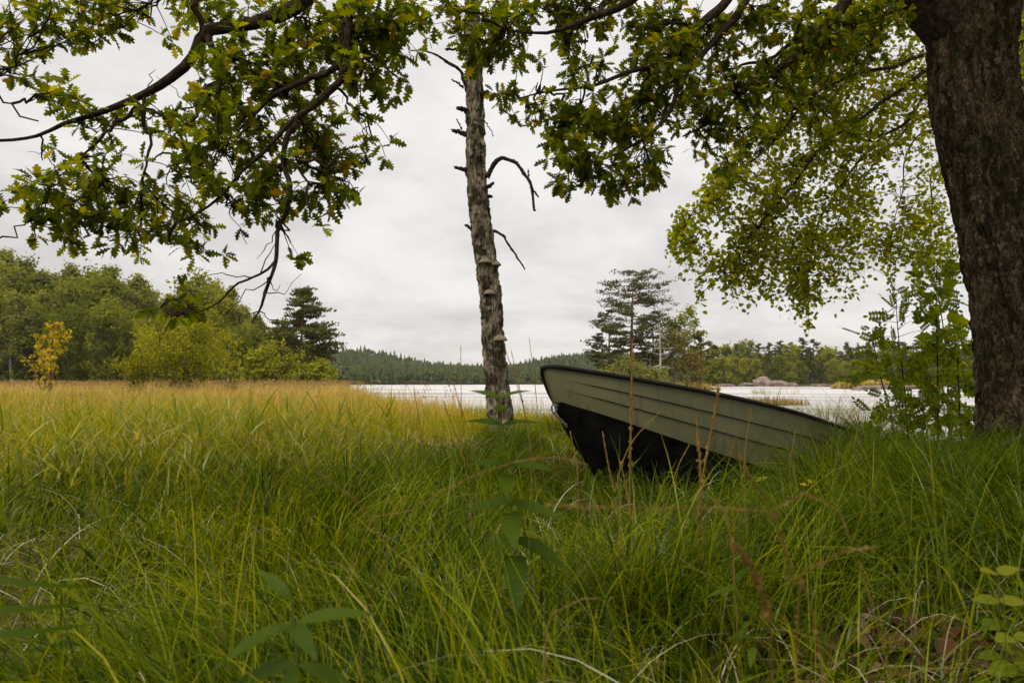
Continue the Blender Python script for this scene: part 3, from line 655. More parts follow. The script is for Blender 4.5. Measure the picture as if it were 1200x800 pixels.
def hull_pt(s, v, off=0, side=-1):
    s = np.asarray(s, float); v = np.asarray(v, float)
    fine = 1 - np.clip(s / .35, 0, 1)                       # 1 at the stem: V section, 0: rounder section
    lat_r = np.where(v < .4, (v / .4) ** .62 * .80, .80 + .20 * ((v - .4) / .6) ** .9)
    lat_v = v ** .9
    lat = hb(s) * (lat_r * (1 - fine * .75) + lat_v * fine * .75) + off * np.clip(s / .06, .35, 1)
    hgt_r = np.where(v < .4, .17 * (v / .4) ** 1.6, .17 + .83 * ((v - .4) / .6))
    hgt = keel(s) + (sheer(s) - keel(s)) * (hgt_r * (1 - fine) + v * fine)
    stem = .50 * (1 - v) ** 2.0 + .05 * (1 - v)
    x = stem * (1 - s) ** 5 + s * L - .02 * v
    return np.stack(np.broadcast_arrays(x, side * lat, hgt), -1)
P0 = at(648, 429, 3.75); HEEL = R(13); BL = 4.3
loc0 = hull_pt(0.0, 1.0, 0); loc1 = hull_pt(1.0, 1.0, 0)
def boat_frame(psi, tau):
    a = np.array([math.cos(psi) * math.cos(tau), math.sin(psi) * math.cos(tau), -math.sin(tau)])
    n_ = np.array([-math.sin(psi), math.cos(psi), 0]); up = np.cross(a, n_)
    n2 = n_ * math.cos(HEEL) - up * math.sin(HEEL); u2 = up * math.cos(HEEL) + n_ * math.sin(HEEL)
    Mx = np.stack([a, n2, u2], 1); return Mx, P0 - Mx @ loc0
def proj(p_):
    c, s = math.cos(PITCH), math.sin(PITCH); d = p_ - np.array([0, 0, CAMZ])
    f = d[1] * c + d[2] * s; v = -d[1] * s + d[2] * c; return 600 + 800 * d[0] / f, 400 - 800 * v / f
best = None
for psi in np.linspace(R(15), R(70), 111):
    for tau in np.linspace(R(-3), R(14), 86):
        Mx, O = boat_frame(psi, tau); q = proj(Mx @ loc1 + O); e = (q[0] - 1015) ** 2 + (q[1] - 515) ** 2
        if best is None or e < best[0]: best = (e, psi, tau)
Mx, BO = boat_frame(best[1], best[2])
print('boat fit', best, BO, Mx @ loc1 + BO, 'keel bow', Mx @ hull_pt(.2, 0) + BO, 'keel stern', Mx @ hull_pt(1, 0) + BO)
boat = thing('rowing_boat', 'olive-green rowing boat with black bottom pulled bow first onto the grass', 'boat')
mw = Matrix([[*Mx[0], BO[0]], [*Mx[1], BO[1]], [*Mx[2], BO[2]], [0, 0, 0, 1]]); boat.matrix_world = mw
SG, VG = np.meshgrid(S, pv, indexing='ij'); OG = np.broadcast_to(po, SG.shape) * np.clip(SG / .05, 0, 1); VG = prof_v(SG, VG)
mb = MB(); npf = len(pv)
for side in (-1, 1):
    V = hull_pt(SG, VG, OG, side).reshape(-1, 3)
    i = np.arange(ns - 1)[:, None]; j = np.arange(npf - 1)[None]
    F = np.stack([i * npf + j, (i + 1) * npf + j, (i + 1) * npf + j + 1, i * npf + j + 1], -1)
    if side == 1: F = F[..., ::-1]
    # sharp laps: split rows of planks
    mb_b = F[:, :8].reshape(-1, 4); mb.add(V, mb_b, 1)
    for k in range(3):
        c0 = 9 + 3 * k
        lip = np.stack([np.arange(ns - 1) * npf + c0 - 1, np.arange(1, ns) * npf + c0 - 1, np.arange(1, ns) * npf + c0, np.arange(ns - 1) * npf + c0], -1)
        if side == 1: lip = lip[:, ::-1]
        mb.add(V, lip, 0); mb.add(V, F[:, c0:c0 + 2].reshape(-1, 4), 0)
# stem face closing both sides, and transom
va = hull_pt(np.zeros(npf), VG[0], 0 * po, -1); vb = hull_pt(np.zeros(npf), VG[0], 0 * po, 1); vm = (va + vb) / 2 - np.array([.022, 0, 0])
for k in range(npf - 1):
    mt = 1 if k < 8 else 0
    mb.add([va[k], va[k + 1], vm[k + 1], vm[k]], [(0, 1, 2, 3)], mt); mb.add([vm[k], vm[k + 1], vb[k + 1], vb[k]], [(0, 1, 2, 3)], mt)
hull = mb.build('hull', [M['boat_paint'], M['boat_black']], boat, smooth=True)
for pl in hull.data.polygons: pass
va = hull_pt(np.ones(npf), VG[-1], po, -1); vb = hull_pt(np.ones(npf), VG[-1], po, 1); mb = MB()
for k in range(npf - 1): mb.add([va[k], vb[k], vb[k + 1], va[k + 1]], [(0, 1, 2, 3)], 0)
mb.build('transom', M['boat_paint'], boat, smooth=False)
# inner skin a little inside the planks
mb = MB()
vi = np.linspace(0, 1, 12); s2 = np.linspace(.012, .992, 36); SG2, VG2 = np.meshgrid(s2, vi, indexing='ij')
V = np.concatenate([hull_pt(SG2, VG2[:, ::-1], 0, -1), hull_pt(SG2, VG2, 0, 1)[:, 1:]], 1); V[..., 1] *= (1 - .02 / np.maximum(hb(SG2[:, :1]), .05)); V[..., 2] += .012
V[:, 0, 2] -= .012; V[:, -1, 2] -= .012
mc = V.shape[1]; i = np.arange(35)[:, None]; j = np.arange(mc - 1)[None]
F = np.stack([i * mc + j, i * mc + j + 1, (i + 1) * mc + j + 1, (i + 1) * mc + j], -1).reshape(-1, 4)
mb.add(V.reshape(-1, 3), F).build('inner_lining', M['boat_paint'], boat)
# gunwale rub rail
gs = np.linspace(0, 1, 60); ga = hull_pt(gs, np.ones(60), .006, -1); gb = hull_pt(gs, np.ones(60), .006, 1)
ring = np.concatenate([ga[::-1], [hull_pt(0., 1., 0, -1) * [1, 0, 1] + [-.026, 0, .004]], gb])
mb = MB(); P, _ = smooth_path(ring, np.ones(len(ring)), 150)
def rail(mb, P, wd, ht):
    T = unit(np.gradient(P, axis=0)); side = unit(np.cross(T, [0, 0, 1])); up = np.array([0, 0, 1.])
    offs = [(-wd, -ht), (-wd, ht * .6), (-wd * .5, ht), (wd * .5, ht), (wd, ht * .6), (wd, -ht)]
    V = np.stack([P + side * a + up * b_ for a, b_ in offs], 1); m_ = len(offs); n_ = len(P)
    i = np.arange(n_ - 1)[:, None]; j = np.arange(m_)[None]; F = np.stack([i * m_ + j, i * m_ + (j + 1) % m_, (i + 1) * m_ + (j + 1) % m_, (i + 1) * m_ + j], -1).reshape(-1, 4)
    mb.add(V.reshape(-1, 3), F)
rail(mb, P, .017, .012); mb.build('gunwale', M['boat_rim'], boat)
# keel strip, thwarts, breasthook
ks = np.linspace(.02, 1, 40); mb = MB(); rail(mb, hull_pt(ks, np.zeros(40), 0, -1) * [1, 0, 1] - [0, 0, .018], .016, .022); mb.build('keel', M['boat_black'], boat)
def box(mb, x0, x1, y0, y1, z0, z1):
    V = [(x, y, z) for x in (x0, x1) for y in (y0, y1) for z in (z0, z1)]
    mb.add(V, [(0, 1, 3, 2), (4, 6, 7, 5), (0, 4, 5, 1), (2, 3, 7, 6), (0, 2, 6, 4), (1, 5, 7, 3)])
for s in (.34, .60, .88):
    mb = MB(); wb = float(hb(s)) * .78; box(mb, s * L - .13, s * L + .13, -wb, wb, .29, .32); mb.build('thwart', M['boat_wood'], boat, smooth=False)
mb = MB(); bs = np.linspace(.01, .085, 8); A = hull_pt(bs, np.ones(8), -.01, -1); B_ = hull_pt(bs, np.ones(8), -.01, 1)
for k in range(7): mb.add([A[k] - [0, 0, .012], B_[k] - [0, 0, .012], B_[k + 1] - [0, 0, .012], A[k + 1] - [0, 0, .012]], [(0, 1, 2, 3)])
mb.build('breasthook', M['boat_paint'], boat, smooth=False)
def link_ring(mb, c, X, Yv, a, b_, r_, n_=14):
    th = np.linspace(0, 2 * np.pi, n_ + 1); P = np.array(c) + np.cos(th)[:, None] * a * np.array(X) + np.sin(th)[:, None] * b_ * np.array(Yv); add_tube(mb, P, r_, 6)
mb = MB(); sp = hull_pt(0., .70, 0, -1); e0 = np.array([sp[0] - .03, 0, sp[2]])
add_tube(mb, [e0 + [.05, 0, 0], e0 - [.012, 0, 0]], .008, 8); link_ring(mb, e0 - [.02, 0, .022], (0, .3, .954), (0, .954, -.3), .022, .018, .004)
mb.build('bow_ring', M['steel'], boat)
mb = MB(); a0 = e0 - np.array([.02, 0, .05])
for k in range(6):
    c = a0 + np.array([.004 * k, -.010 * k, -.014 * k])
    X = unit(np.array([.22, -.56, -.79])); Yv = unit(np.cross(X, [1, 0, 0])) if k % 2 else unit(np.cross(X, [0, .4, 1])); link_ring(mb, c, X, Yv, .013, .007, .0026, 10)
mb.build('bow_chain', M['steel'], boat)
BINV = np.linalg.inv(Mx)

# ------------------------------------------------------------------ big oak
def trunk_mesh(path, rads, sides, nseg, ridge, seed, lobes=0.03, fine=1.0, flare=0):
    P, rd = smooth_path(path, rads, nseg); T = unit(np.gradient(P, axis=0))
    A = unit(np.cross(T, [0.02, 1, 0.1])); B = np.cross(T, A); th = np.linspace(0, 2 * np.pi, sides, endpoint=False)
    TH, ZI = np.meshgrid(th, np.arange(nseg)); z = P[:, 2][:, None] + 0 * TH; rr_ = rd[:, None]
    cx, cy = np.cos(TH), np.sin(TH)
    r0 = rr_ * (1 + lobes * 2 * (fbm(cx * 1.3 + seed, cy * 1.3, z * .7, seed, 3) - .5))
    k = 6.5 * fine; warp = 1.2 * (fbm(cx * 2, cy * 2, z * 2.5, seed + 3, 2) - .5)
    rid = np.abs(fbm(cx * k * rr_ / .3 + warp, cy * k * rr_ / .3 + warp, z * 3.0 * fine, seed + 5, 4, .6) - .5) * 2
    fi = fbm(cx * 24 * rr_ / .3, cy * 24 * rr_ / .3, z * 22, seed + 9, 3) - .5
    r0 = r0 + ridge * (np.clip(rid * 2.2, 0, 1) - .5) + ridge * .5 * fi
    V = P[:, None] + r0[..., None] * (cx[..., None] * A[:, None] + cy[..., None] * B[:, None])
    i = np.arange(nseg - 1)[:, None]; j = np.arange(sides)[None]
    F = np.stack([i * sides + j, i * sides + (j + 1) % sides, (i + 1) * sides + (j + 1) % sides, (i + 1) * sides + j], -1).reshape(-1, 4)
    return V.reshape(-1, 3), F
OY = 5.5; pxm = OY / 800
def op(px, py, Y=OY): return at(px, py, Y)
ob = op(1203, 540); obz = float(ground_z(ob[0], OY))
oak = thing('oak_tree', 'large oak with thick dark trunk at right and leafy boughs arching across the top', 'tree', (ob[0], OY, obz)); OO = np.array([ob[0], OY, obz])
tp = [np.array([ob[0], OY, obz - .25]), op(1217, 525), op(1213, 480), op(1203, 400), op(1186, 300), op(1163, 200), op(1145, 130), op(1140, 80), op(1139, 20), op(1150, -80), op(1160, -220), op(1150, -400)]
tr = [.62, .47, .385, .345, .33, .315, .305, .305, .325, .30, .26, .2]
V, F = trunk_mesh(tp, tr, 220, 460, .042, 3, .06)
oak_t = MB().add(V - OO, F).build('trunk', M['oak_bark'], oak)
skel = []                                                # nodes of the visible oak boughs: (point, radius)
mb_limb = MB()
def bough(P, Rr, n=24, sides=9, mb=None, amp=.03, seed=1, keep=True):
    Pp, rr_ = smooth_path(P, Rr, n); Pp = wiggle(Pp, amp, 3, seed)
    rr2 = rr_ * (1 + .18 * (vn(np.arange(n) * .9, np.full(n, seed * 1.7), 0, seed) - .5))
    add_tube(mb or mb_limb, Pp - OO, rr2 * (1.35 if rr2.max() < .2 else 1.15), sides)
    if keep: skel.extend([(a, b_) for a, b_ in zip(Pp, rr_)])
    return Pp
# left limb from the fork: out of frame over the top, then the two hanging boughs
V, F = trunk_mesh([op(1150, 50), op(1105, 10), op(1060, -30), op(1010, -95), op(920, -170)], [.30, .25, .19, .165, .15], 90, 120, .02, 8, .05)
mb_limb.add(V - OO, F)
l1 = bough([op(930, -165), at(800, -190, 5.0), at(640, -150, 4.5), at(500, -70, 3.9), at(425, -25, 3.6), at(375, 0, 3.45), at(345, 20, 3.4), at(300, 33, 3.4), at(262, 36, 3.4), at(237, 42, 3.4), at(222, 72, 3.4), at(200, 92, 3.4), at(170, 110, 3.45), at(120, 130, 3.45), at(75, 144, 3.5), at(45, 158, 3.5), at(0, 164, 3.55), at(-60, 160, 3.6)],
           [.15, .12, .09, .06, .040, .032, .028, .024, .023, .022, .019, .017, .015, .011, .008, .0065, .006, .004], 90, 9, amp=.05, seed=2)
bough([at(237, 40, 3.4), at(232, 20, 3.4), at(222, -5, 3.45), at(205, -60, 3.5)], [.012, .010, .010, .008], 14, 6, seed=3)
bough([at(243, 42, 3.4), at(256, 70, 3.4), at(254, 90, 3.38), at(243, 110, 3.35), at(232, 128, 3.35), at(215, 150, 3.3), at(204, 158, 3.3)], [.014, .013, .011, .009, .007, .005, .003], 22, 6, seed=4)
bough([at(168, 112, 3.45), at(169, 140, 3.45), at(174, 170, 3.42), at(169, 202, 3.4)], [.010, .008, .006, .004], 12, 6, seed=5)
bough([at(165, 122, 3.45), at(140, 142, 3.45), at(118, 165, 3.4), at(92, 184, 3.4)], [.009, .007, .006, .003], 12, 6, seed=6)
bough([at(172, 128, 3.45), at(190, 132, 3.4), at(215, 128, 3.38), at(240, 118, 3.35)], [.006, .005, .004, .002], 10, 5, seed=7)
bough([at(48, 160, 3.5), at(52, 176, 3.5), at(50, 188, 3.5)], [.004, .0035, .002], 6, 5, seed=8)
bough([at(45, 142, 3.5), at(20, 130, 3.5), at(0, 115, 3.5), at(-20, 90, 3.5)], [.003, .0035, .004, .004], 8, 5, seed=9)
l2 = bough([at(520, -85, 3.95), at(460, -40, 3.6), at(420, 0, 3.3), at(405, 45, 3.2), at(400, 75, 3.15), at(398, 98, 3.15), at(372, 128, 3.15), at(345, 146, 3.15), at(312, 180, 3.15), at(285, 202, 3.15), at(262, 228, 3.15), at(235, 248, 3.15), at(205, 262, 3.15)],
           [.04, .028, .020, .016, .0145, .0135, .0115, .009, .007, .006, .005, .004, .003], 60, 8, amp=.03, seed=10)
bough([at(350, 142, 3.15), at(336, 165, 3.15), at(337, 220, 3.15), at(329, 262, 3.15), at(325, 290, 3.12), at(322, 318, 3.1), at(311, 345, 3.1), at(306, 360, 3.1), at(295, 378, 3.1)], [.012, .010, .009, .008, .0075, .006, .005, .004, .002], 34, 6, seed=11)
bough([at(323, 305, 3.12), at(303, 324, 3.1), at(275, 336, 3.1), at(255, 352, 3.1), at(232, 362, 3.1), at(203, 369, 3.1)], [.005, .0045, .004, .0035, .003, .0018], 18, 5, seed=12)
bough([at(320, 322, 3.1), at(310, 330, 3.1), at(308, 345, 3.1)], [.003, .003, .0015], 6, 5, seed=13)
bough([at(395, 78, 3.15), at(360, 95, 3.2), at(330, 105, 3.2), at(305, 122, 3.25), at(278, 155, 3.25)], [.013, .011, .009, .007, .004], 18, 6, seed=14)
bough([at(278, 158, 3.3), at(250, 170, 3.3), at(212, 184, 3.3), at(190, 178, 3.3), at(178, 190, 3.3)], [.005, .0055, .005, .004, .002], 14, 5, seed=15)
bough([at(345, 180, 3.15), at(365, 235, 3.1), at(368, 258, 3.1), at(388, 248, 3.1)], [.005, .004, .003, .0015], 12, 5, seed=16)
bough([at(50, 238, 3.5), at(30, 262, 3.5), at(10, 278, 3.5), at(-8, 282, 3.5)], [.002, .003, .0035, .0035], 10, 5, seed=17)
# boughs over the middle and right
bough([op(960, -150), at(880, -120, 4.8), at(790, -60, 4.2), at(740, -5, 3.9), at(690, 25, 3.8), at(640, 40, 3.75), at(590, 35, 3.75)], [.10, .07, .035, .02, .012, .007, .003], 34, 7, seed=18)
bough([at(850, -90, 4.6), at(860, -20, 4.4), at(825, 30, 4.2), at(790, 66, 4.1), at(735, 82, 4.0), at(690, 100, 3.95), at(640, 108, 3.9), at(600, 118, 3.9)], [.05, .03, .02, .014, .010, .007, .005, .002], 36, 6, seed=19)
bough([at(875, 0, 4.4), at(845, 40, 4.3), at(815, 78, 4.2), at(795, 105, 4.1), at(770, 150, 4.05), at(735, 175, 4.0), at(700, 190, 3.95)], [.02, .017, .014, .011, .008, .006, .003], 28, 6, seed=20)
bough([op(1070, -25), at(1005, -25, 5.2), at(988, 5, 5.1), at(965, 36, 5.0), at(930, 70, 4.9), at(895, 95, 4.8), at(868, 112, 4.7), at(835, 142, 4.6), at(800, 160, 4.5)], [.09, .05, .032, .028, .022, .018, .013, .009, .004], 40, 7, seed=21)
bough([at(965, 36, 5.0), at(930, 45, 4.9), at(905, 65, 4.8), at(880, 75, 4.8), at(840, 85, 4.7)], [.014, .012, .010, .008, .004], 16, 6, seed=22)
mb_limb.build('boughs', M['branch_bark'], oak)

CL = [(75,124,25,22),(131,150,32,30),(64,217,28,22),(120,217,48,32),(52,262,20,30),(105,255,44,28),(161,274,44,22),(210,262,38,22),(228,292,22,14),(262,180,44,46),(250,120,36,40),(300,75,52,42),(337,112,46,46),(365,45,42,40),(375,169,38,38),(322,217,42,28),(378,228,28,24),(341,285,13,16),(161,26,34,20),(225,6,60,12),(22,28,42,36),(62,18,48,24),(19,86,22,18),(112,20,42,24),
 (419,45,42,52),(458,32,36,40),(422,100,26,22),(471,97,13,18),(437,165,20,18),(407,186,14,14),(402,212,10,12),(520,8,40,16),(560,50,26,28),(595,45,24,20),(580,18,36,18),(632,8,32,15),(670,20,30,24),(672,50,16,18),(702,10,40,20),(670,76,17,14),(702,78,17,11),(592,112,18,16),(630,97,12,10),(632,124,18,14),(648,150,20,14),(685,140,32,28),(670,188,32,26),(702,210,36,16),(720,160,38,32),(756,192,28,26),(735,218,18,10),(756,120,32,32),(775,82,38,36),(749,62,16,14),(775,30,38,32),
 (822,56,44,38),(856,112,46,32),(822,142,34,28),(875,161,28,22),(860,195,10,13),(912,94,42,36),(931,30,48,32),(969,56,46,36),(1025,22,42,24),(976,142,30,22),(1022,52,28,24),(886,22,38,24),(200,150,20,25),(230,215,35,25),(290,250,30,18),(150,235,40,22),(205,368,14,10),(345,20,40,16),(290,20,40,14),(245,10,30,14),(212,348,16,18),(225,355,12,10), (60,240,25,22),(390,195,14,14),(300,150,30,30), (480,15,25,18)]
SP = np.array([a for a, b_ in skel]); SR = np.array([b_ for a, b_ in skel])
vis = SR < .03
mb_tw, mb_lf = MB(), MB()
LP, LX, LN, LS = [], [], [], []
def rosette(e, d, n, size):
    for q in range(n):
        v = unit(d * .55 + rng.normal(size=3) * .8 + np.array([0, 0, -.1])); LP.append(e + rng.normal(size=3) * .006); LX.append(v)
        LN.append(np.array([0, 0, 1.]) + rng.normal(size=3) * .55); LS.append(size * rng.uniform(.65, 1.25))
for ci, (px, py, rx, ry) in enumerate(CL):
    Ys = 3.45 if px < 250 else 3.2 if px < 520 else np.interp(px, [520, 600, 700, 800, 1000], [3.5, 3.8, 3.95, 4.2, 5.0])
    Ys = Ys + rng.uniform(.0, .35); C = at(px, py, Ys); pm = Ys / 800
    dd = np.linalg.norm((SP - C) * [1, .6, 1], axis=1) + np.where(vis, 0, 5); b0 = SP[np.argmin(dd)]
    P, rr_ = smooth_path([b0, b0 * .45 + C * .55 + rng.normal(size=3) * .03 + [0, 0, .02], C], [.0075, .0055, .0035], 10); P = wiggle(P, .035, 3, ci); add_tube(mb_tw, P - OO, rr_, 5)
    ne = max(3, int(rx * ry / (62 if px < 560 else 33)))
    for q in range(ne):
        ph = rng.uniform(0, 6.28); k = math.sqrt(rng.random())
        e = C + np.array([math.cos(ph) * rx * k * pm, rng.normal() * .16, math.sin(ph) * ry * k * pm])
        st = P[rng.integers(3, 10)]; mid = (st + e) / 2 + rng.normal(size=3) * .02 + np.array([0, 0, .012])
        P2, r2 = smooth_path([st, mid, e], [.0034, .0026, .0016], 6); add_tube(mb_tw, P2 - OO, r2, 4)
        rosette(e, unit(e - mid), rng.integers(6, 10), .076)
        if rng.random() < .6: rosette(P2[3], unit(e - mid), 3, .075)
# bare dead twigs
for k in range(70):
    i0 = rng.integers(0, len(SP))
    if SR[i0] > .02: continue
    L_ = rng.uniform(.08, .28); d = unit(rng.normal(size=3) * [1, .5, 1]); p_ = SP[i0]
    pts = [p_, p_ + d * L_ * .5 + rng.normal(size=3) * .02, p_ + d * L_ + rng.normal(size=3) * .04]; P, r_ = smooth_path(pts, [.003, .0022, .001], 8); add_tube(mb_tw, wiggle(P, .02, 3, k) - OO, r_, 4)
mb_tw.build('twigs', M['branch_bark'], oak)
scatter(mb_lf, *OAK, np.array(LP) - OO, np.array(LX), np.array(LN), np.array(LS)); mb_lf.build('leaves', M['oak_leaf'], oak)
# upper crown above the frame, which shades the foreground
mb_u, mb_ul = MB(), MB()
pts = []
while len(pts) < 4700:
    d = rng.uniform(-1, 1, 3)
    if d @ d > 1 or d @ d < .1: continue
    p_ = np.array([2.0, 2.2, 6.4]) + d * [7.2, 7.2, 3.5]
    lim = CAMZ + .60 * max(p_[1], 0) + .22
    if p_[2] < max(lim, 2.6): continue
    if p_[1] > 0 and abs(p_[0]) > p_[1] * 1.1 + 3.2 and p_[2] < 3.2: continue
    pts.append(p_)
pts = np.array(pts); gap = fbm(pts[:, 0] * .9, pts[:, 1] * .9, pts[:, 2] * .9, 21, 3); pts = pts[(gap > .45) & (rng.random(len(pts)) < .07 + .93 * sstep(-1.8, 2.2, pts[:, 0])) & (pts[:, 1] < 6.0)]
fork = op(1150, -80)
for k in range(22):
    e = pts[rng.integers(len(pts))]; P, r_ = smooth_path([fork + [0, 0, rng.uniform(0, 1.5)], fork * .5 + e * .5 + [0, 0, .7], e], [.09, .05, .01], 14); P = wiggle(P, .15, 3, k)
    lim = CAMZ + .60 * np.maximum(P[:, 1], 0) + .1; P[:, 2] = np.maximum(P[:, 2], lim); add_tube(mb_u, P - OO, r_, 6)
mb_u.build('upper_limbs', M['branch_bark'], oak)
m_ = len(pts); kk = 7; PP = np.repeat(pts, kk, 0) + rng.normal(size=(m_ * kk, 3)) * .10
scatter(mb_ul, *OAKLOW, PP - OO, unit(rng.normal(size=(m_ * kk, 3)) * [1, 1, .5]), np.array([0, 0, 1.]) + rng.normal(size=(m_ * kk, 3)) * .5, .125 * rng.uniform(.7, 1.3, m_ * kk))
mb_ul.build('upper_crown', M['oak_leaf'], oak)

# chain round the oak foot
ch = thing('chain', 'rusty steel chain lying around the foot of the oak trunk', 'chain', (0, 0, 0)); mb = MB(); 
cp, _ = smooth_path([op(1146, 534, 5.02), op(1160, 527, 4.98), op(1180, 518, 4.97), op(1205, 508, 4.98), op(1240, 505, 5.05)], np.ones(5), 26)
Tt = unit(np.gradient(cp, axis=0))
for k in range(26):
    sd_ = unit(np.cross(Tt[k], [0, 1, 0])); sd_ = sd_ if k % 2 else unit(np.cross(Tt[k], sd_)); link_ring(mb, cp[k], Tt[k], sd_, .0175, .010, .0042, 10)
mb.build('links', M['steel'], ch)

# ------------------------------------------------------------------ dead birch with bracket fungi
BY = 7.6
def bp(px, py, Y=BY): return at(px, py, Y)
bx, bgz = bp(590, 525)[0], float(ground_z(bp(590, 525)[0], BY)); BOo = np.array([bx, BY, bgz])
birch = thing('dead_birch', 'leafless dead birch trunk with flaking bark and bracket fungi beside the boat', 'tree', tuple(BOo))
cen = [(592, 560), (591, 525), (588, 500), (583, 450), (578, 400), (575, 350), (569, 300), (562, 250), (558, 200), (557, 150), (556, 100), (554, 50), (553, 0), (552, -80), (550, -200)]
wid = [44, 38, 33, 30, 28, 28.5, 27, 26, 24.5, 22.5, 21, 19, 17, 15, 11]
tp = [bp(*c) for c in cen]; trd = [w_ / 2 * BY / 800 * .9 for w_ in wid]
V, F = trunk_mesh(tp, trd, 110, 460, .032, 31, .09, 2.0)
MB().add(V - BOo, F).build('trunk', M['birch_bark'], birch)
cP, cR = smooth_path(tp, trd, 200)
def surf(n_):
    i_ = rng.integers(5, 170, n_); a_ = rng.uniform(0, 6.28, n_); d = np.stack([np.cos(a_), np.sin(a_), 0 * a_], -1); return cP[i_] + d * (cR[i_] * .98)[:, None], d
mb = MB(); p_, d = surf(900)                              # peeling flakes and lichen tufts on the bark
scatter(mb, QUAD[0], QUAD[1], p_ - BOo, d + rng.normal(size=d.shape) * .8 + [0, 0, -.2], rng.normal(size=d.shape) * .6 + d * .5, rng.uniform(.015, .045, 900))
mb.build('bark_flakes', M['birch_bark'], birch, smooth=False)
def mossy(name, pl, r0, r1, seed, fuzz=1):
    mb = MB(); P, r_ = smooth_path([bp(a, b_, BY - .02 - q * .01) for q, (a, b_) in enumerate(pl)], np.linspace(r0, r1, len(pl)), 7 * len(pl)); P = wiggle(P, .015, 4, seed); n_ = len(P)
    r_ = r_ * (1 + .5 * (vn(np.arange(n_) * .8, np.full(n_, seed * 1.3), 0, seed) - .4)); add_tube(mb, P - BOo, r_, 7)
    m_ = int(n_ * 5 * fuzz); ii = rng.integers(0, n_, m_); dd = rand_unit(m_)
    scatter(mb, QUAD[0], QUAD[1], P[ii] + dd * (r_[ii] * .9)[:, None] - BOo, dd + rng.normal(size=dd.shape) * .5, rand_unit(m_), rng.uniform(.010, .026, m_) * (.6 + r0 * 20)); mb.build(name, M['branch_bark'], birch, smooth=False)
mossy('dead_branch', [(571, 208), (577, 196), (584, 188), (592, 186), (603, 191), (614, 203), (621, 217), (624, 228), (626, 247)], .026, .012, 1)
mossy('dead_branch', [(622, 220), (627, 226), (631, 231)], .012, .006, 2)
mossy('dead_branch', [(619, 207), (619, 199)], .008, .004, 22)
mossy('dead_branch', [(578, 270), (588, 276), (597, 287), (606, 302), (615, 315)], .015, .008, 3)
mossy('dead_branch', [(549, 112), (545, 98), (538, 83), (525, 74), (512, 66), (500, 60), (498, 53)], .024, .008, 4, .3)
mossy('dead_branch', [(543, 103), (536, 97), (529, 93)], .012, .007, 5, .3)
mossy('dead_branch', [(547, 40), (542, 34), (533, 27)], .012, .007, 6, .4)
for k, pl in enumerate((((563, 113), (568, 110), (573, 107)), ((548, 132), (542, 128), (536, 127)), ((549, 160), (540, 155), (530, 153)), ((551, 206), (544, 199), (534, 196)), ((556, 272), (550, 266), (546, 264)), ((545, 60), (536, 58), (522, 58)), ((571, 219), (576, 217), (578, 214)), ((571, 231), (577, 230)))):
    mossy('branch_stub', pl, .030 if k < 4 else .02, .016 if k < 4 else .012, 10 + k)
mossy('dead_twig', [(541, 152), (539, 146), (535, 140)], .006, .004, 30); mossy('dead_twig', [(565, 138), (571, 146), (575, 152), (578, 160)], .006, .003, 31, .3)
def fungus(px, py, wpx, lab=None):
    c = bp(px, py); i_ = np.argmin(np.linalg.norm(cP - c, axis=1)); off = c[0] - cP[i_][0]; rr_ = cR[i_]
    yb = BY - math.sqrt(max(.0004, rr_ ** 2 - min(off, rr_ * .95) ** 2)) if abs(off) < rr_ else BY - .02
    w_ = wpx / 800 * BY / 2; nt_, nz_ = 22, 9; mb = MB(); V = []
    for q in range(nz_):
        f_ = q / (nz_ - 1); rad = w_ * [1.0, 1.02, .98, .86, .80, .62, .55, .3, .02][q]; zz_ = w_ * [-.28, -.12, .06, .18, .36, .48, .62, .75, .8][q]
        for a_ in np.linspace(0, 2 * np.pi, nt_, endpoint=False): V.append((math.cos(a_) * rad, math.sin(a_) * rad * .95, zz_))
    V = np.array(V) * [1, 1, .78]; V *= 1 + .10 * (fbm(V[:, :1] * 40, V[:, 1:2] * 40, V[:, 2:] * 40, int(px), 3) - .5)
    F = [(q * nt_ + a_, q * nt_ + (a_ + 1) % nt_, (q + 1) * nt_ + (a_ + 1) % nt_, (q + 1) * nt_ + a_) for q in range(nz_ - 1) for a_ in range(nt_)]
    mb.add(V, F); m_ = mb.n; mb.add(np.vstack([V[:nt_], [0, 0, -.2 * w_]]), [(a_, nt_, (a_ + 1) % nt_) for a_ in range(nt_)])
    o = mb.build('bracket_fungus', M['fungus'], birch, loc=tuple(np.array([c[0], yb, c[2]]) - BOo))
fungus(569, 309, 15); fungus(581, 311, 13); fungus(574, 345, 14); fungus(586, 398, 17); fungus(551, 79, 15); fungus(550, 45, 10)

# ------------------------------------------------------------------ small-leaved tree behind the oak
QY = 8.2
q0 = at(1232, 520, QY); qg = float(ground_z(q0[0], QY)); QO = np.array([q0[0], QY, qg])
asp = thing('alder_tree', 'tree with small round leaves hanging over the water behind the oak trunk', 'tree', tuple(QO))
mb = MB(); tpts = [q0 * [1, 1, 0] + [0, 0, qg - .2], at(1228, 300, QY), at(1210, 100, QY), at(1190, -60, QY), at(1175, -250, QY)]
P, r_ = smooth_path(tpts, [.15, .125, .105, .08, .05], 30); add_tube(mb, P - QO, r_, 12); mb.build('trunk', M['far_bark'], asp)
mb = MB(); qs = []
def qb(pl, r0, r1, seed):
    P, r_ = smooth_path([at(a, b_, y_) for a, b_, y_ in pl], np.linspace(r0, r1, len(pl)) * .65, 8 * len(pl)); P = wiggle(P, .06, 3, seed); add_tube(mb, P - QO, r_, 6); qs.extend(list(P))
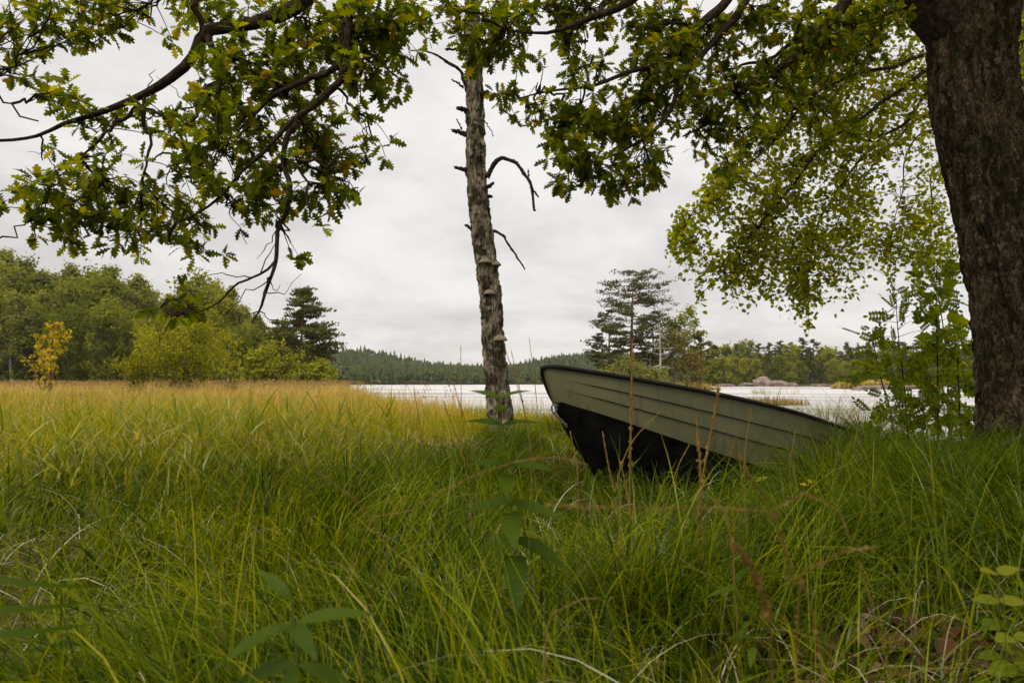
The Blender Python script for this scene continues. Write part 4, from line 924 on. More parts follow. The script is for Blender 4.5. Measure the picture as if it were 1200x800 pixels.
qb([(1205, 45, 8.2), (1120, 70, 7.8), (1085, 86, 7.6), (1040, 113, 7.3), (1000, 146, 7.1), (960, 178, 7.0), (925, 222, 6.9), (898, 252, 6.9), (872, 290, 6.9), (850, 320, 6.9)], .05, .004, 1)
qb([(1210, 90, 8.2), (1120, 95, 7.8), (1088, 108, 7.6), (1062, 140, 7.5), (1030, 165, 7.4), (995, 215, 7.3), (960, 260, 7.3), (945, 330, 7.3), (948, 375, 7.3)], .04, .003, 2)
qb([(1215, 130, 8.2), (1125, 120, 8.0), (1090, 137, 7.9), (1055, 158, 7.8), (1020, 195, 7.7), (985, 250, 7.6), (972, 300, 7.6)], .035, .004, 3)
qb([(1200, 30, 8.2), (1120, 58, 7.7), (1078, 66, 7.4), (1045, 80, 7.2), (1010, 90, 7.0), (965, 110, 6.9), (930, 140, 6.8), (890, 180, 6.8), (850, 210, 6.8), (815, 245, 6.8), (792, 280, 6.8)], .04, .003, 4)
qb([(1218, 180, 8.2), (1125, 140, 8.2), (1092, 150, 8.2), (1065, 175, 8.1), (1055, 230, 8.0), (1040, 290, 8.0)], .03, .004, 5)
qb([(1222, 200, 8.2), (1130, 180, 8.3), (1095, 200, 8.3), (1090, 260, 8.2), (1075, 320, 8.2)], .03, .004, 6)
qb([(1195, -20, 8.2), (1110, -10, 7.8), (1060, 10, 7.5), (1010, 30, 7.4), (960, 60, 7.3)], .05, .01, 7)
qb([(1205, 40, 8.2), (1220, 60, 7.5), (1240, 90, 7.2)], .03, .01, 8); qb([(1200, 0, 8.2), (1215, 20, 7.4), (1195, 60, 7.0)], .03, .008, 9)
QS = np.array(qs)
poly = [(900, 95), (848, 170), (822, 213), (792, 252), (781, 288), (805, 322), (826, 362), (848, 362), (868, 345), (895, 338), (922, 358), (946, 388), (958, 372), (972, 335), (988, 352), (1004, 340), (1050, 335), (1118, 330), (1112, 180), (1092, 60), (1085, -30), (960, -30)]
def inpoly(x, y):
    c = False; j = len(poly) - 1
    for i in range(len(poly)):
        xi, yi = poly[i]; xj, yj = poly[j]
        if (yi > y) != (yj > y) and x < (xj - xi) * (y - yi) / (yj - yi) + xi: c = not c
        j = i
    return c
LP, LX, LN, LS = [], [], [], []; cnt = 0
lb = MB()
while cnt < 1450:
    px, py = rng.uniform(775, 1120), rng.uniform(-30, 392)
    if not inpoly(px, py): continue
    dn = float(fbm([px / 40], [py / 40], 0, 41, 3)[0])
    if dn < .42 and rng.random() < .7: continue
    cnt += 1
    Y = np.interp(px, [780, 950, 1110], [6.7, 7.2, 8.0]) + rng.uniform(-.5, .6); e = at(px, py, Y)
    di = np.linalg.norm((QS - e) * [1, .5, 1], axis=1); st = QS[np.argmin(di)]
    if np.min(di) > .9: st = e + np.array([.25, 0, .4])
    mid = (st + e) / 2 + np.array([0, 0, .05]) + rng.normal(size=3) * .03; e2 = e - np.array([rng.normal() * .03, 0, rng.uniform(.03, .14)])
    P, r_ = smooth_path([st, mid, e, e2], [.004, .003, .002, .001], 9); add_tube(mb, P - QO, r_, 4)
    for s in range(3, 9):
        for q in range(2):
            v = unit(rng.normal(size=3) * [1, 1, .5] + [0, 0, -.55]); LP.append(P[s] + rng.normal(size=3) * .035); LX.append(v); LN.append(rng.normal(size=3) * .8 + [0, -.2, .8]); LS.append(rng.uniform(.04, .062))
for k in range(60):
    e = at(rng.uniform(1188, 1260), rng.uniform(-20, 140), rng.uniform(6.6, 7.6))
    for q in range(9): LP.append(e + rng.normal(size=3) * .07); LX.append(rand_unit(1)[0]); LN.append(rng.normal(size=3) + [0, 0, .8]); LS.append(rng.uniform(.045, .065))
mb.build('branches', M['branch_bark'], asp)
LPn = np.array(LP); scatter(lb, *ROUND, LPn - QO, np.array(LX), np.array(LN), np.array(LS)); lb.build('leaves', M['birch_leaf'], asp)
# its upper crown, above the frame
up = MB(); pc = rng.uniform(-1, 1, (5200, 3)); pc = pc[(pc ** 2).sum(1) < 1] * [2.6, 2.4, 2.6] + at(1160, -260, QY); pc = pc[pc[:, 2] > CAMZ + .60 * pc[:, 1] + .1]
scatter(up, *QUAD, pc - QO, rand_unit(len(pc)), rng.normal(size=(len(pc), 3)) + [0, 0, .8], rng.uniform(.09, .14, len(pc))); up.build('upper_crown', M['birch_leaf'], asp)

# ------------------------------------------------------------------ rowan saplings by the water
lv = []; lf = []
for k in range(6):
    t0 = .22 + .145 * k
    for sd_ in ((-1, 1) if k < 5 else (0,)):
        Lk = .30 * (1 - .06 * abs(k - 2)); b0 = len(lv); dv_ = np.array([.35, sd_ * .94]) if sd_ else np.array([1., 0.])
        pr_ = np.array([-dv_[1], dv_[0]])
        for tt, ww in ((0, .014), (.35, .072), (.7, .066), (1, .006)):
            c = np.array([t0, 0]) + dv_ * Lk * tt
            lv += [(*(c - pr_ * ww), -.10 * t0 ** 2 - .06 * tt), (*(c + pr_ * ww), -.10 * t0 ** 2 - .06 * tt + .01)]
        for q in range(3): a_ = b0 + q * 2; lf.append((a_, a_ + 2, a_ + 3, a_ + 1))
b0 = len(lv)
for t0 in (0, .5, .95): lv += [(t0, -.008, -.1 * t0 ** 2), (t0, .008, -.1 * t0 ** 2)]
lf += [(b0, b0 + 2, b0 + 3, b0 + 1), (b0 + 2, b0 + 4, b0 + 5, b0 + 3)]
PINN = (np.array(lv, float), np.array(lf))
def sapling(stem, Y, nl, reach, lab, tmpl=PINN, size=.17, name='rowan_sapling', lm='rowan_leaf', bark='branch_bark', r0=.009):
    P0_ = at(*stem[0], Y); g_ = float(ground_z(P0_[0], Y)); O_ = np.array([P0_[0], Y, g_]); root = thing(name, lab, 'sapling', tuple(O_))
    pts = [O_ + [0, 0, -.05]] + [at(a, b_, Y + rng.normal() * .04) for a, b_ in stem[1:]]
    P, r_ = smooth_path(pts, np.linspace(r0, .003, len(pts)), 26); sb, lb = MB(), MB(); add_tube(sb, P - O_, r_, 6)
    A, X, Nn, S = [], [], [], []
    for k in range(int(nl * 1.25)):
        i_ = int(np.clip(26 * (.16 + .84 * (k + rng.random()) / (nl * 1.25)), 3, 25)); ph = k * 2.4 + rng.normal() * .5
        d = np.array([math.cos(ph), math.sin(ph) * .8, rng.uniform(-.1, .6)]); L_ = reach * rng.uniform(.1, 1.25) * (1.15 - i_ / 40)
        e = P[i_] + d * L_; add_tube(sb, [P[i_] - O_, (P[i_] + e) / 2 + [0, 0, .01] - O_, e - O_], [.003, .0022, .0014], 4)
        for q in range(2):
            A.append(P[i_] + d * L_ * rng.uniform(.25, 1.0) + rng.normal(size=3) * .02); X.append(d + [0, 0, -.1] + rng.normal(size=3) * .8); Nn.append([rng.normal() * .9, -.6 + rng.normal() * .8, .5 + rng.normal() * .5]); S.append(size * rng.uniform(.75, 1.2))
    sb.build('stem', M[bark], root); scatter(lb, *tmpl, np.array(A) - O_, np.array(X), np.array(Nn), np.array(S)); lb.build('leaves', M[lm], root)
sapling([(1052, 530), (1044, 485), (1034, 450), (1026, 415), (1022, 385)], 6.5, 26, .30, 'thin leaning rowan sapling closest to the boat stern')
sapling([(1066, 530), (1062, 480), (1057, 430), (1052, 385), (1050, 345)], 6.7, 34, .30, 'tall upright rowan sapling second from the boat stern')
sapling([(1099, 530), (1099, 450), (1098, 390), (1097, 340), (1098, 310)], 6.6, 40, .30, 'tallest rowan sapling with straight dark stem left of the oak')
sapling([(1128, 530), (1124, 470), (1122, 420), (1118, 385)], 6.4, 30, .28, 'rowan sapling tight against the left side of the oak')
sapling([(1080, 530), (1082, 480), (1078, 440), (1080, 410)], 6.9, 28, .28, 'short bushy rowan sapling between the two tall ones')
sapling([(1112, 530), (1110, 430), (1100, 350), (1090, 320)], 6.9, 22, .30, 'broad-leaved maple sapling behind the rowans', strip_leaf([0, .1, .25, .3, .5, .6, .75, 1], [.03, .3, .5, .34, .5, .28, .2, .02]), .15, 'maple_sapling')

# ------------------------------------------------------------------ grass
def in_boat(x, y, mrg=.0):
    p_ = np.stack([x, y, np.zeros_like(x)], -1) - BO; l_ = p_ @ Mx
    s = np.clip(l_[:, 0] / L, 0, 1); return (l_[:, 0] > .35 - mrg) & (l_[:, 0] < L) & (np.abs(l_[:, 1] + .08) < hb(s) * .80 + mrg)
def blades(mb, x, y, h, w0, tilt, bend, segs, az, zo=0.0, mat=0, wmax=None, twist=.6):
    n_ = len(x); z = ground_z(x, y) + zo; P = np.stack([x, y, z - .01], -1); d = np.stack([np.cos(az), np.sin(az), 0 * az], -1)
    wdir = np.stack([-np.sin(az + rng.normal(0, twist, n_)), np.cos(az + rng.normal(0, twist, n_)), rng.normal(0, .2, n_)], -1); wdir = unit(wdir)
    V = np.zeros((n_, segs + 1, 2, 3)); cur = P.copy()
    for k in range(segs + 1):
        t_ = k / segs; wd = w0 * (1 - t_ ** 1.6) * .5 + .0002
        V[:, k, 0] = cur - wdir * wd[:, None]; V[:, k, 1] = cur + wdir * wd[:, None]
        a_ = tilt + bend * ((k + .5) / segs) ** 1.3; st = h / segs
        cur = cur + (d * np.sin(a_)[:, None] + np.array([0, 0, 1.]) * np.cos(a_)[:, None]) * st[:, None]
    q = np.arange(segs) * 2; F = np.stack([q, q + 1, q + 3, q + 2], -1)
    mb.add(V.reshape(-1, 3), (np.arange(n_)[:, None, None] * (segs + 1) * 2 + F[None]).reshape(-1, 4), mat)
def field(n_, y0, y1, u0, u1, power=1.0):
    """points ahead of the camera, evenly per ground area when power=1"""
    yy = (y0 ** (1 + power) + (y1 ** (1 + power) - y0 ** (1 + power)) * rng.random(n_)) ** (1 / (1 + power)); uu = rng.uniform(u0, u1, n_); return uu * yy, yy
def leanfield(x, y, sc_=.7, spread=.9): return fbm(x * sc_, y * sc_, 0, 55, 2) * 12.0 + rng.normal(0, spread, len(x))
OAKXY = np.array([ob[0], OY])
# near grass
def cap_left(x, y, h):
    u = x / y; top = CAMZ - .034 * y - ground_z(x, y)
    return np.where((u < -.02) & (y > 3.0) & (y < 13), np.minimum(h, np.maximum(.12, top * rng.uniform(.55, 1.05, len(x)))), h)
def trample(x, y):
    u = x / np.maximum(y, .1)
    return 1 - .45 * sstep(.0, .06, u) * (1 - sstep(.34, .46, u)) * sstep(1.9, 2.6, y) * (1 - sstep(5.5, 7, y)) - .25 * sstep(-.25, -.1, u) * (1 - sstep(.0, .06, u)) * sstep(3.5, 5, y)
gb = MB()
x, y = field(105000, .75, 8.5, -1.0, 1.05, .7)
extra = rng.uniform(-1.6, 1.6, 3600), rng.uniform(.62, 1.3, 3600)
side_ = field(16000, .9, 7.0, 1.0, 2.1, .7); flip_ = np.where(rng.random(16000) < .5, -1, 1)
x = np.r_[x, extra[0], side_[0] * flip_]; y = np.r_[y, extra[1], side_[1]]
tus = fbm(x * 1.7, y * 1.7, 0, 50, 3); litter = 1.1 * np.exp(-(((x - .98) / .27) ** 2 + ((y - 1.5) / .30) ** 2) ** 2) + .75 * np.exp(-(((x - .95) / .25) ** 2 + ((y - 2.2) / .15) ** 2))
keep = (rng.random(len(x)) < np.clip((tus - .22) * 3.2, .25, 1) * (1 - .92 * np.clip(litter, 0, 1))) & ~in_boat(x, y, -.02) & (np.hypot(x - OAKXY[0], y - OAKXY[1]) > .46) & (ground_z(x, y) > WZ + .02) & (np.hypot(x - bx, y - BY) > .16)
x, y, tus = x[keep], y[keep], tus[keep]
h = (.20 + .36 * np.clip((tus - .3) * 2, 0, 1)) * rng.uniform(.55, 1.25, len(x)) * np.interp(y, [.6, 1.2, 2.5, 5, 8], [.9, 1.0, 1.0, .85, .75])
h = h * trample(x, y)
fade = (x / y < -.02) & (rng.random(len(x)) < .92 * sstep(3.4, 5.6, y)); x, y, h, tus = x[~fade], y[~fade], h[~fade], tus[~fade]; h = cap_left(x, y, h)
bankr = sstep(.25, .45, x / y) * sstep(4.2, 5.5, y); h = h * (1 - .35 * bankr)
w0 = np.clip(rng.lognormal(-5.85, .42, len(x)), .0014, .0105) * np.interp(y, [.6, 3, 8], [.9, 1.3, 2.4])
blades(gb, x, y, h, w0, np.abs(rng.normal(.15, .2, len(x))), np.clip(rng.normal(1.75, .7, len(x)), .15, 3.0), 6, leanfield(x, y, .8, .8))
o = gb.build('grass', M['grass']); tag(o, 'long lush green grass around the boat and trees', 'grass', kind='stuff')
# taller tussocks
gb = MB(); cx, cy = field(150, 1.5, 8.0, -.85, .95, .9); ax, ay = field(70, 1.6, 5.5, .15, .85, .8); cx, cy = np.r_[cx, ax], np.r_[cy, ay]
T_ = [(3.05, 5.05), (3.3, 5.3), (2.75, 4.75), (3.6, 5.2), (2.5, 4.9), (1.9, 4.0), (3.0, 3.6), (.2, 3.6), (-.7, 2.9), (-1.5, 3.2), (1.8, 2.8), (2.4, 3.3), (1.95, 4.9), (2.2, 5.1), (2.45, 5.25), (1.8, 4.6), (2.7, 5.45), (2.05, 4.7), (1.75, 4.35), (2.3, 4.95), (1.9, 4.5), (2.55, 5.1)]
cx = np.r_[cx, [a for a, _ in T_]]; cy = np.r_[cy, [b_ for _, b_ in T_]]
for a, b_ in zip(cx, cy):
    if abs(a - .98) < .36 and 1.1 < b_ < 1.95: continue
    if a / b_ < -.05 and (b_ > 4.2 or rng.random() < .45): continue
    if in_boat(np.array([a]), np.array([b_]), .08)[0] or ground_z(a, b_) < WZ + .05 or (a / b_ > .2 and a / b_ < .5 and b_ > 2.6 and b_ < 4.4 and rng.random() < .5): continue
    n_ = 240; q = np.abs(rng.normal(0, .07, n_)); ph = rng.uniform(0, 6.28, n_)
    hh = rng.uniform(.34, .64, n_) * rng.uniform(.75, 1.1) * float(trample(np.array(a), np.array(b_)))
    if a / b_ > .36 and b_ > 4.3: hh *= 1.55 if a / b_ < .52 else .9
    blades(gb, a + q * np.cos(ph), b_ + q * np.sin(ph), hh, rng.uniform(.0022, .0042, n_) * np.interp(b_, [1, 8], [1, 1.8]), .05 + q * 3, np.clip(rng.normal(1.75, .5, n_), .4, 2.8), 7, ph + rng.normal(0, .3, n_), twist=.4)
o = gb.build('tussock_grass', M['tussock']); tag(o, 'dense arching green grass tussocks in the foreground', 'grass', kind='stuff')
# yellow-green sedge round the birch and along the meadow
gb = MB(); x, y = field(120000, 3.6, 27, -1.0, .62, .5)
u = x / y; den = np.where(u < -.05, 1, np.where(u < .2, .9, .5)) * np.clip((fbm(x * .5, y * .5, 0, 60, 3) - .25) * 3, .2, 1)
gzv = ground_z(x, y); keep = (rng.random(len(x)) < den) & (gzv > WZ - .03) & ~in_boat(x, y, .05) & ~((u > .2) & (y < 9.5)) & (rng.random(len(x)) < np.where(u > -.12, sstep(6.2, 7.2, y), sstep(3.4, 5.6, y) * (.6 + .4 * sstep(-.12, -.3, u)))) & (np.hypot(x - bx, y - BY) > .2) & (np.hypot(x - OAKXY[0], y - OAKXY[1]) > .6)
x, y, u = x[keep], y[keep], u[keep]
h = rng.uniform(.20, .55, len(x)) * np.interp(u, [-.5, -.2, -.08, .1], [1.15, 1.0, .62, .6]) * np.interp(y, [4, 6.5, 9, 20, 27], [.75, .85, 1, 1.0, .9])
h = cap_left(x, y, h)
blades(gb, x, y, h, rng.uniform(.005, .011, len(x)) * np.interp(y, [6, 27], [.8, 1.8]), np.abs(rng.normal(.12, .14, len(x))), np.abs(rng.normal(.7, .45, len(x))), 4, leanfield(x, y, .3))
o = gb.build('sedge', M['sedge']); tag(o, 'yellow-green sedge behind the dead birch and along the meadow', 'sedge', kind='stuff')
# golden meadow reaching the forest
gb = MB(); x, y = field(110000, 11, 92, -1.0, -.06, .35); u = x / y; gzv = ground_z(x, y)
keep = (gzv > WZ - .03) & (rng.random(len(x)) < sstep(11, 19, y) + .1); x, y = x[keep], y[keep]
h = (.34 + .34 * rng.random(len(x)) + .50 * rng.random(len(x)) ** 9) * np.interp(y, [11, 30, 90], [.85, 1, 1.0]) * (.8 + .4 * fbm(x * .2, y * .2, 0, 66, 2))
blades(gb, x, y, h, rng.uniform(.008, .016, len(x)) * np.interp(y, [11, 40, 90], [1, 1.8, 4]), np.abs(rng.normal(.1, .1, len(x))), np.abs(rng.normal(.5, .35, len(x))), 3, rng.uniform(0, 6.28, len(x)))
o = gb.build('meadow_grass', M['gold']); tag(o, 'golden dry reed meadow stretching to the forest edge', 'meadow grass', kind='stuff')
gb = MB(); x, y = field(10000, 12, 85, -.95, -.08, .6); k_ = (ground_z(x, y) > WZ - .03) & (fbm(x * .25, y * .25, 0, 77, 2) > .42); x, y = x[k_], y[k_]; gv = ground_z(x, y); n_ = len(x); hh = rng.uniform(.62, .98, n_) * np.interp(y, [10, 20, 80], [.62, .95, 1.0]); wdt = np.interp(y, [10, 80], [.006, .03])
blades(gb, x, y, hh, wdt * .6, np.abs(rng.normal(.06, .05, n_)), np.abs(rng.normal(.25, .2, n_)), 3, rng.uniform(0, 6.28, n_))
for q in range(3):
    scatter(gb, QUAD[0] * [1.6, .45, 1], QUAD[1], np.stack([x + rng.normal(0, .02, n_), y + rng.normal(0, .02, n_), gv + hh * rng.uniform(.86, .99, n_)], -1), rng.normal(size=(n_, 3)) * [.4, .4, 0] + [0, 0, 1], rand_unit(n_), wdt * 5 * rng.uniform(.6, 1.2, n_))
o = gb.build('meadow_plumes', M['rust_sedge']); tag(o, 'tan-orange seed plumes standing above the dry reed meadow', 'reed plumes', kind='stuff')
# rusty sedge on the spit, islet and mound
gb = MB()
for c, n_, h0 in ((SPIT, 7000, .34), (ISL, 5000, .7), (MOUND, 4000, .7)):
    x = c[0] + rng.uniform(-1.1, 1.1, n_) * c[2]; y = c[1] + rng.uniform(-1.1, 1.1, n_) * c[3]; keep = ground_z(x, y) > WZ - .06; x, y = x[keep], y[keep]
    blades(gb, x, y, rng.uniform(.5, 1.2, len(x)) * h0, rng.uniform(.015, .03, len(x)) * c[1] / 30, np.abs(rng.normal(.1, .15, len(x))), np.abs(rng.normal(.5, .3, len(x))), 2, rng.uniform(0, 6.28, len(x)), mat=0 if c is SPIT else 1)
o = gb.build('shore_sedge', [M['rust_sedge'], M['gold']]); tag(o, 'reddish dry sedge on the low spit and islets in the lake', 'sedge', kind='stuff')
# thin reeds standing in the water
gb = MB(); xs, ys_, zs_ = [], [], []
for (px0, px1, Ya, Yb, n_) in ((840, 1010, 15, 24, 2200), (880, 935, 55, 70, 900), (420, 640, 20, 30, 2200), (940, 1060, 11, 15, 600), (1010, 1130, 18, 30, 500)):
    yy = rng.uniform(Ya, Yb, n_); uu = (rng.uniform(px0, px1, n_) - 600) / 800; xs.append(uu * yy); ys_.append(yy)
x, y = np.concatenate(xs), np.concatenate(ys_); gzv = ground_z(x, y); clump = fbm(x * .35, y * .35, 0, 71, 3); keep = (gzv < WZ + .05) & (clump > .46); x, y, gzv = x[keep], y[keep], gzv[keep]
blades(gb, x, y, (WZ - gzv) + rng.uniform(.25, .75, len(x)), rng.uniform(.005, .009, len(x)) * np.interp(y, [10, 70], [.8, 3]), np.abs(rng.normal(.05, .08, len(x))), np.abs(rng.normal(.25, .25, len(x))), 4, rng.uniform(0, 6.28, len(x)))
o = gb.build('water_reeds', M['sedge']); tag(o, 'sparse thin reeds standing in the shallow water', 'reeds', kind='stuff')
# leafy reeds at the left
gb = MB(); x, y = field(950, 3.4, 8.0, -.85, -.16, .6); cl_ = fbm(x * .6, y * .6, 0, 81, 2); k_ = (cl_ > .40) & ~((x / y > -.3) & (rng.random(len(x)) < .55)); x, y = x[k_], y[k_]; gv = ground_z(x, y); acc = []
for a, b_, g_ in zip(x, y, gv):
    hh = rng.uniform(.22, .45); ln = rng.normal(0, .12, 2); nn_ = rng.integers(6, 11)
    P, r_ = smooth_path([(a, b_, g_ - .02), (a + ln[0] * .4, b_ + ln[1] * .4, g_ + hh * .5), (a + ln[0], b_ + ln[1], g_ + hh)], [.004, .003, .0015], 6); add_tube(gb, P, r_, 4)
    for k in range(nn_):
        c = P[min(5, 1 + int(5 * k / nn_))]; acc.append((c[0], c[1], c[2] - float(g_), k * 2.7 + rng.normal() * .5))
acc = np.array(acc); m_ = len(acc)
blades(gb, acc[:, 0], acc[:, 1], rng.uniform(.16, .30, m_), rng.uniform(.008, .015, m_), rng.uniform(.35, .85, m_), rng.uniform(.3, 1.2, m_), 5, acc[:, 3], zo=acc[:, 2], twist=.3)
o = gb.build('leafy_reeds', M['reed']); tag(o, 'broad-bladed green reeds on the left side of the meadow', 'reeds', kind='stuff')
gb = MB(); x, y = field(3600, .95, 7.5, -.9, .95, .7); k_ = ~in_boat(x, y, .0) & (np.hypot(x - OAKXY[0], y - OAKXY[1]) > .5); x, y = x[k_], y[k_]; n_ = len(x)  # pale bent blades added to give the grass bright glints
blades(gb, x, y, rng.uniform(.22, .5, n_), rng.uniform(.0018, .004, n_) * np.interp(y, [1, 7], [.9, 2]), rng.uniform(.2, .9, n_), rng.uniform(1.2, 3.0, n_), 7, rng.uniform(0, 6.28, n_))
o = gb.build('straw_glints', M['dry']); tag(o, 'pale dry bent straw blades added as glints in the green grass', 'straw', kind='stuff')
# low broad-leaved weeds among the grass
gb = MB(); x, y = field(900, 1.0, 9, -.9, .95, .7); k_ = ~in_boat(x, y, .05) & (np.hypot(x - OAKXY[0], y - OAKXY[1]) > .5) & (fbm(x * .8, y * .8, 0, 91, 2) > .45); x, y = x[k_], y[k_]; gv = ground_z(x, y); A, X, Nn, S = [], [], [], []
for a, b_, g_ in zip(x, y, gv):
    hh = rng.uniform(.12, .30); e = np.array([a + rng.normal() * .04, b_ + rng.normal() * .04, g_ + hh]); add_tube(gb, [(a, b_, g_ - .01), ((a + e[0]) / 2, (b_ + e[1]) / 2, g_ + hh * .5), e], [.0018, .0015, .001], 4)
    for k in range(rng.integers(4, 9)):
        tt = rng.uniform(.35, 1); A.append(np.array([a, b_, g_]) * (1 - tt) + e * tt); X.append(np.r_[rng.normal(size=2), rng.uniform(-.1, .5)]); Nn.append([rng.normal() * .3, rng.normal() * .3, 1]); S.append(rng.uniform(.03, .075))
scatter(gb, *LANCE, np.array(A), np.array(X), np.array(Nn), np.array(S)); o = gb.build('weeds', M['herb']); tag(o, 'low broad-leaved weeds mixed into the grass', 'weeds', kind='stuff')
# dead leaf litter
lb = MB(); n_ = 1500; x = np.r_[rng.normal(1.02, .22, n_ // 2), rng.normal(.9, .5, n_ // 2)]; y = np.r_[rng.normal(1.62, .12, n_ // 2), rng.uniform(1.2, 3.2, n_ // 2)]
scatter(lb, *OAKLOW, np.stack([x, y, ground_z(x, y) + rng.uniform(.004, .03, n_)], -1), rand_unit(n_) * [1, 1, .25], rng.normal(size=(n_, 3)) * .45 + [0, 0, 1], rng.uniform(.04, .085, n_))
o = lb.build('leaf_litter', M['dead_leaf']); tag(o, 'brown fallen leaves on bare soil between the grass', 'leaf litter', kind='stuff')

# ------------------------------------------------------------------ single plants and stems in the foreground
def stem_thing(pts3, r0, lab, group=None, head=.3, hw=.006, n_head=60, name='grass_stem'):
    O_ = np.array(pts3[0]); root = thing(name, lab, 'grass stem', tuple(O_), group); mb = MB(); P, r_ = smooth_path(pts3, np.linspace(r0, r0 * .45, len(pts3)), 22); add_tube(mb, P - O_, r_, 5); mb.build('stalk', M['straw'], root)
    hb_ = MB(); i0 = int(22 * (1 - head)); add_tube(hb_, P[i0:] - O_, r_[i0:] * 1.25, 5); ii = rng.uniform(i0, 21, n_head); Pi = np.stack([np.interp(ii, np.arange(22), P[:, k]) for k in range(3)], -1); T = unit(P[21] - P[i0]); taper = 1 - .6 * (ii - i0) / max(1, 21 - i0)
    scatter(hb_, QUAD[0] * [1, .5, 1], QUAD[1], Pi + np.clip(rng.normal(size=(n_head, 3)), -1.4, 1.4) * (hw * .7 * taper)[:, None] - O_, T + rng.normal(size=(n_head, 3)) * .35, rand_unit(n_head), hw * 2.6 * rng.uniform(.6, 1.2, n_head)); hb_.build('seed_head', M['straw'], root)
def foot(px, Y): x = px_x(px, Y); return np.array([x, Y, float(ground_z(x, Y))])
stem_thing([foot(735, 2.5), at(738, 560, 2.5), at(740, 470, 2.5), at(741, 398, 2.5)], .0035, 'tallest upright grass stem standing in front of the boat hull', head=.55, hw=.006, n_head=90)
stem_thing([foot(812, 2.0), at(818, 590, 2.0), at(826, 545, 2.0), at(838, 480, 2.0), at(842, 455, 2.0)], .003, 'tall straw-coloured grass stem leaning right in front of the boat planks', head=.5, hw=.006, n_head=80)
stem_thing([foot(822, 1.9), at(822, 600, 1.9), at(820, 540, 1.9), at(816, 488, 1.9)], .003, 'short straight grass stem left of the leaning stem by the boat', head=.5, hw=.006, n_head=80)
G1 = 'thin seeding grass stems in front of the boat and birch'
for pl, Y in (([(675, 700), (677, 560), (668, 505)], 2.2), ([(735, 700), (722, 590), (712, 540), (706, 505)], 2.0), ([(720, 690), (727, 600), (728, 560)], 2.0), ([(745, 680), (738, 600), (727, 540)], 1.8), ([(540, 690), (560, 560), (532, 450)], 2.4), ([(538, 680), (541, 560), (540, 404)], 3.2), ([(625, 640), (618, 500), (592, 408)], 3.0), ([(632, 640), (622, 520), (599, 410)], 3.0), ([(640, 640), (630, 480), (620, 395)], 3.6), ([(650, 600), (648, 500), (646, 415)], 3.8), ([(475, 640), (495, 540), (485, 455)], 3.0), ([(555, 700), (548, 560), (520, 470)], 2.2), ([(880, 640), (872, 560), (880, 480)], 2.0), ([(930, 620), (925, 560), (932, 505)], 2.4), ([(760, 640), (790, 560), (808, 520)], 2.4), ([(700, 640), (730, 540), (775, 480)], 2.2), ([(1010, 640), (1000, 560), (1008, 470)], 3.6), ([(960, 600), (970, 540), (985, 465)], 4.0), ([(860, 700), (855, 620), (830, 580)], 1.5)):
    stem_thing([foot(pl[0][0], Y)] + [at(a, b_, Y) for a, b_ in pl[1:]], .0022, 'thin seeding grass stem among others in front of the boat and birch', G1, .4, .0035, 36)
def far_arc(pts, lab, r0=.0013, hw=.006, hd=.6):
    px0_ = pts[0][0] + float(np.clip(1.5 * (pts[0][0] - pts[1][0]), -420, 420)); kk_ = .6 if pts[0][2] < 1.05 else .75; pts = [(a, b_, y_ * kk_) for a, b_, y_ in pts]; r0 *= kk_ * .8; hw *= kk_ * .62
    stem_thing([foot(px0_, pts[0][2])] + [at(*p_) for p_ in pts], r0, lab, None, hd, hw, 110)
far_arc([(1000, 640, .95), (900, 600, .9), (760, 595, .85), (640, 592, .8)], 'blurred orange-brown seed head lying level just below the boat', hw=.004, hd=.4)
far_arc([(430, 720, 1.1), (455, 650, 1.0), (420, 590, .95), (350, 540, .9), (270, 505, .85)], 'blurred brown seed stem arching to the left across the grass', hw=.003, hd=.5)
far_arc([(420, 640, 1.3), (480, 600, 1.25), (560, 555, 1.2), (640, 535, 1.15), (690, 545, 1.1)], 'brown arching stem crossing in front of the dead birch foot', hw=.0035, hd=.5)
far_arc([(960, 760, .9), (930, 680, .85), (905, 600, .8), (870, 545, .75), (850, 510, .72)], 'blurred straw stem leaning left below the boat stern', hw=.005, hd=.55)
far_arc([(905, 790, .8), (900, 720, .75), (880, 660, .7), (858, 636, .68)], 'blurred brown knobbly seed head low at right of centre', hw=.0065, hd=.16)
far_arc([(935, 720, 1.0), (955, 670, .95), (990, 645, .9), (1030, 640, .88)], 'blurred pale seed head curving right over the dark grass', hw=.004, hd=.3)
far_arc([(640, 740, 1.1), (650, 720, 1.1), (680, 702, 1.1), (702, 700, 1.1)], 'short straw seed head curving right near the bottom centre', hw=.003, hd=.5)
far_arc([(300, 620, 1.6), (330, 560, 1.6), (380, 520, 1.6), (430, 500, 1.6)], 'thin brown stem leaning right above the left grass', hw=.003, hd=.4)
far_arc([(270, 640, 1.5), (285, 560, 1.5), (255, 525, 1.5), (235, 515, 1.5)], 'dark brown seed stem leaning left above the left grass', hw=.003, hd=.5)

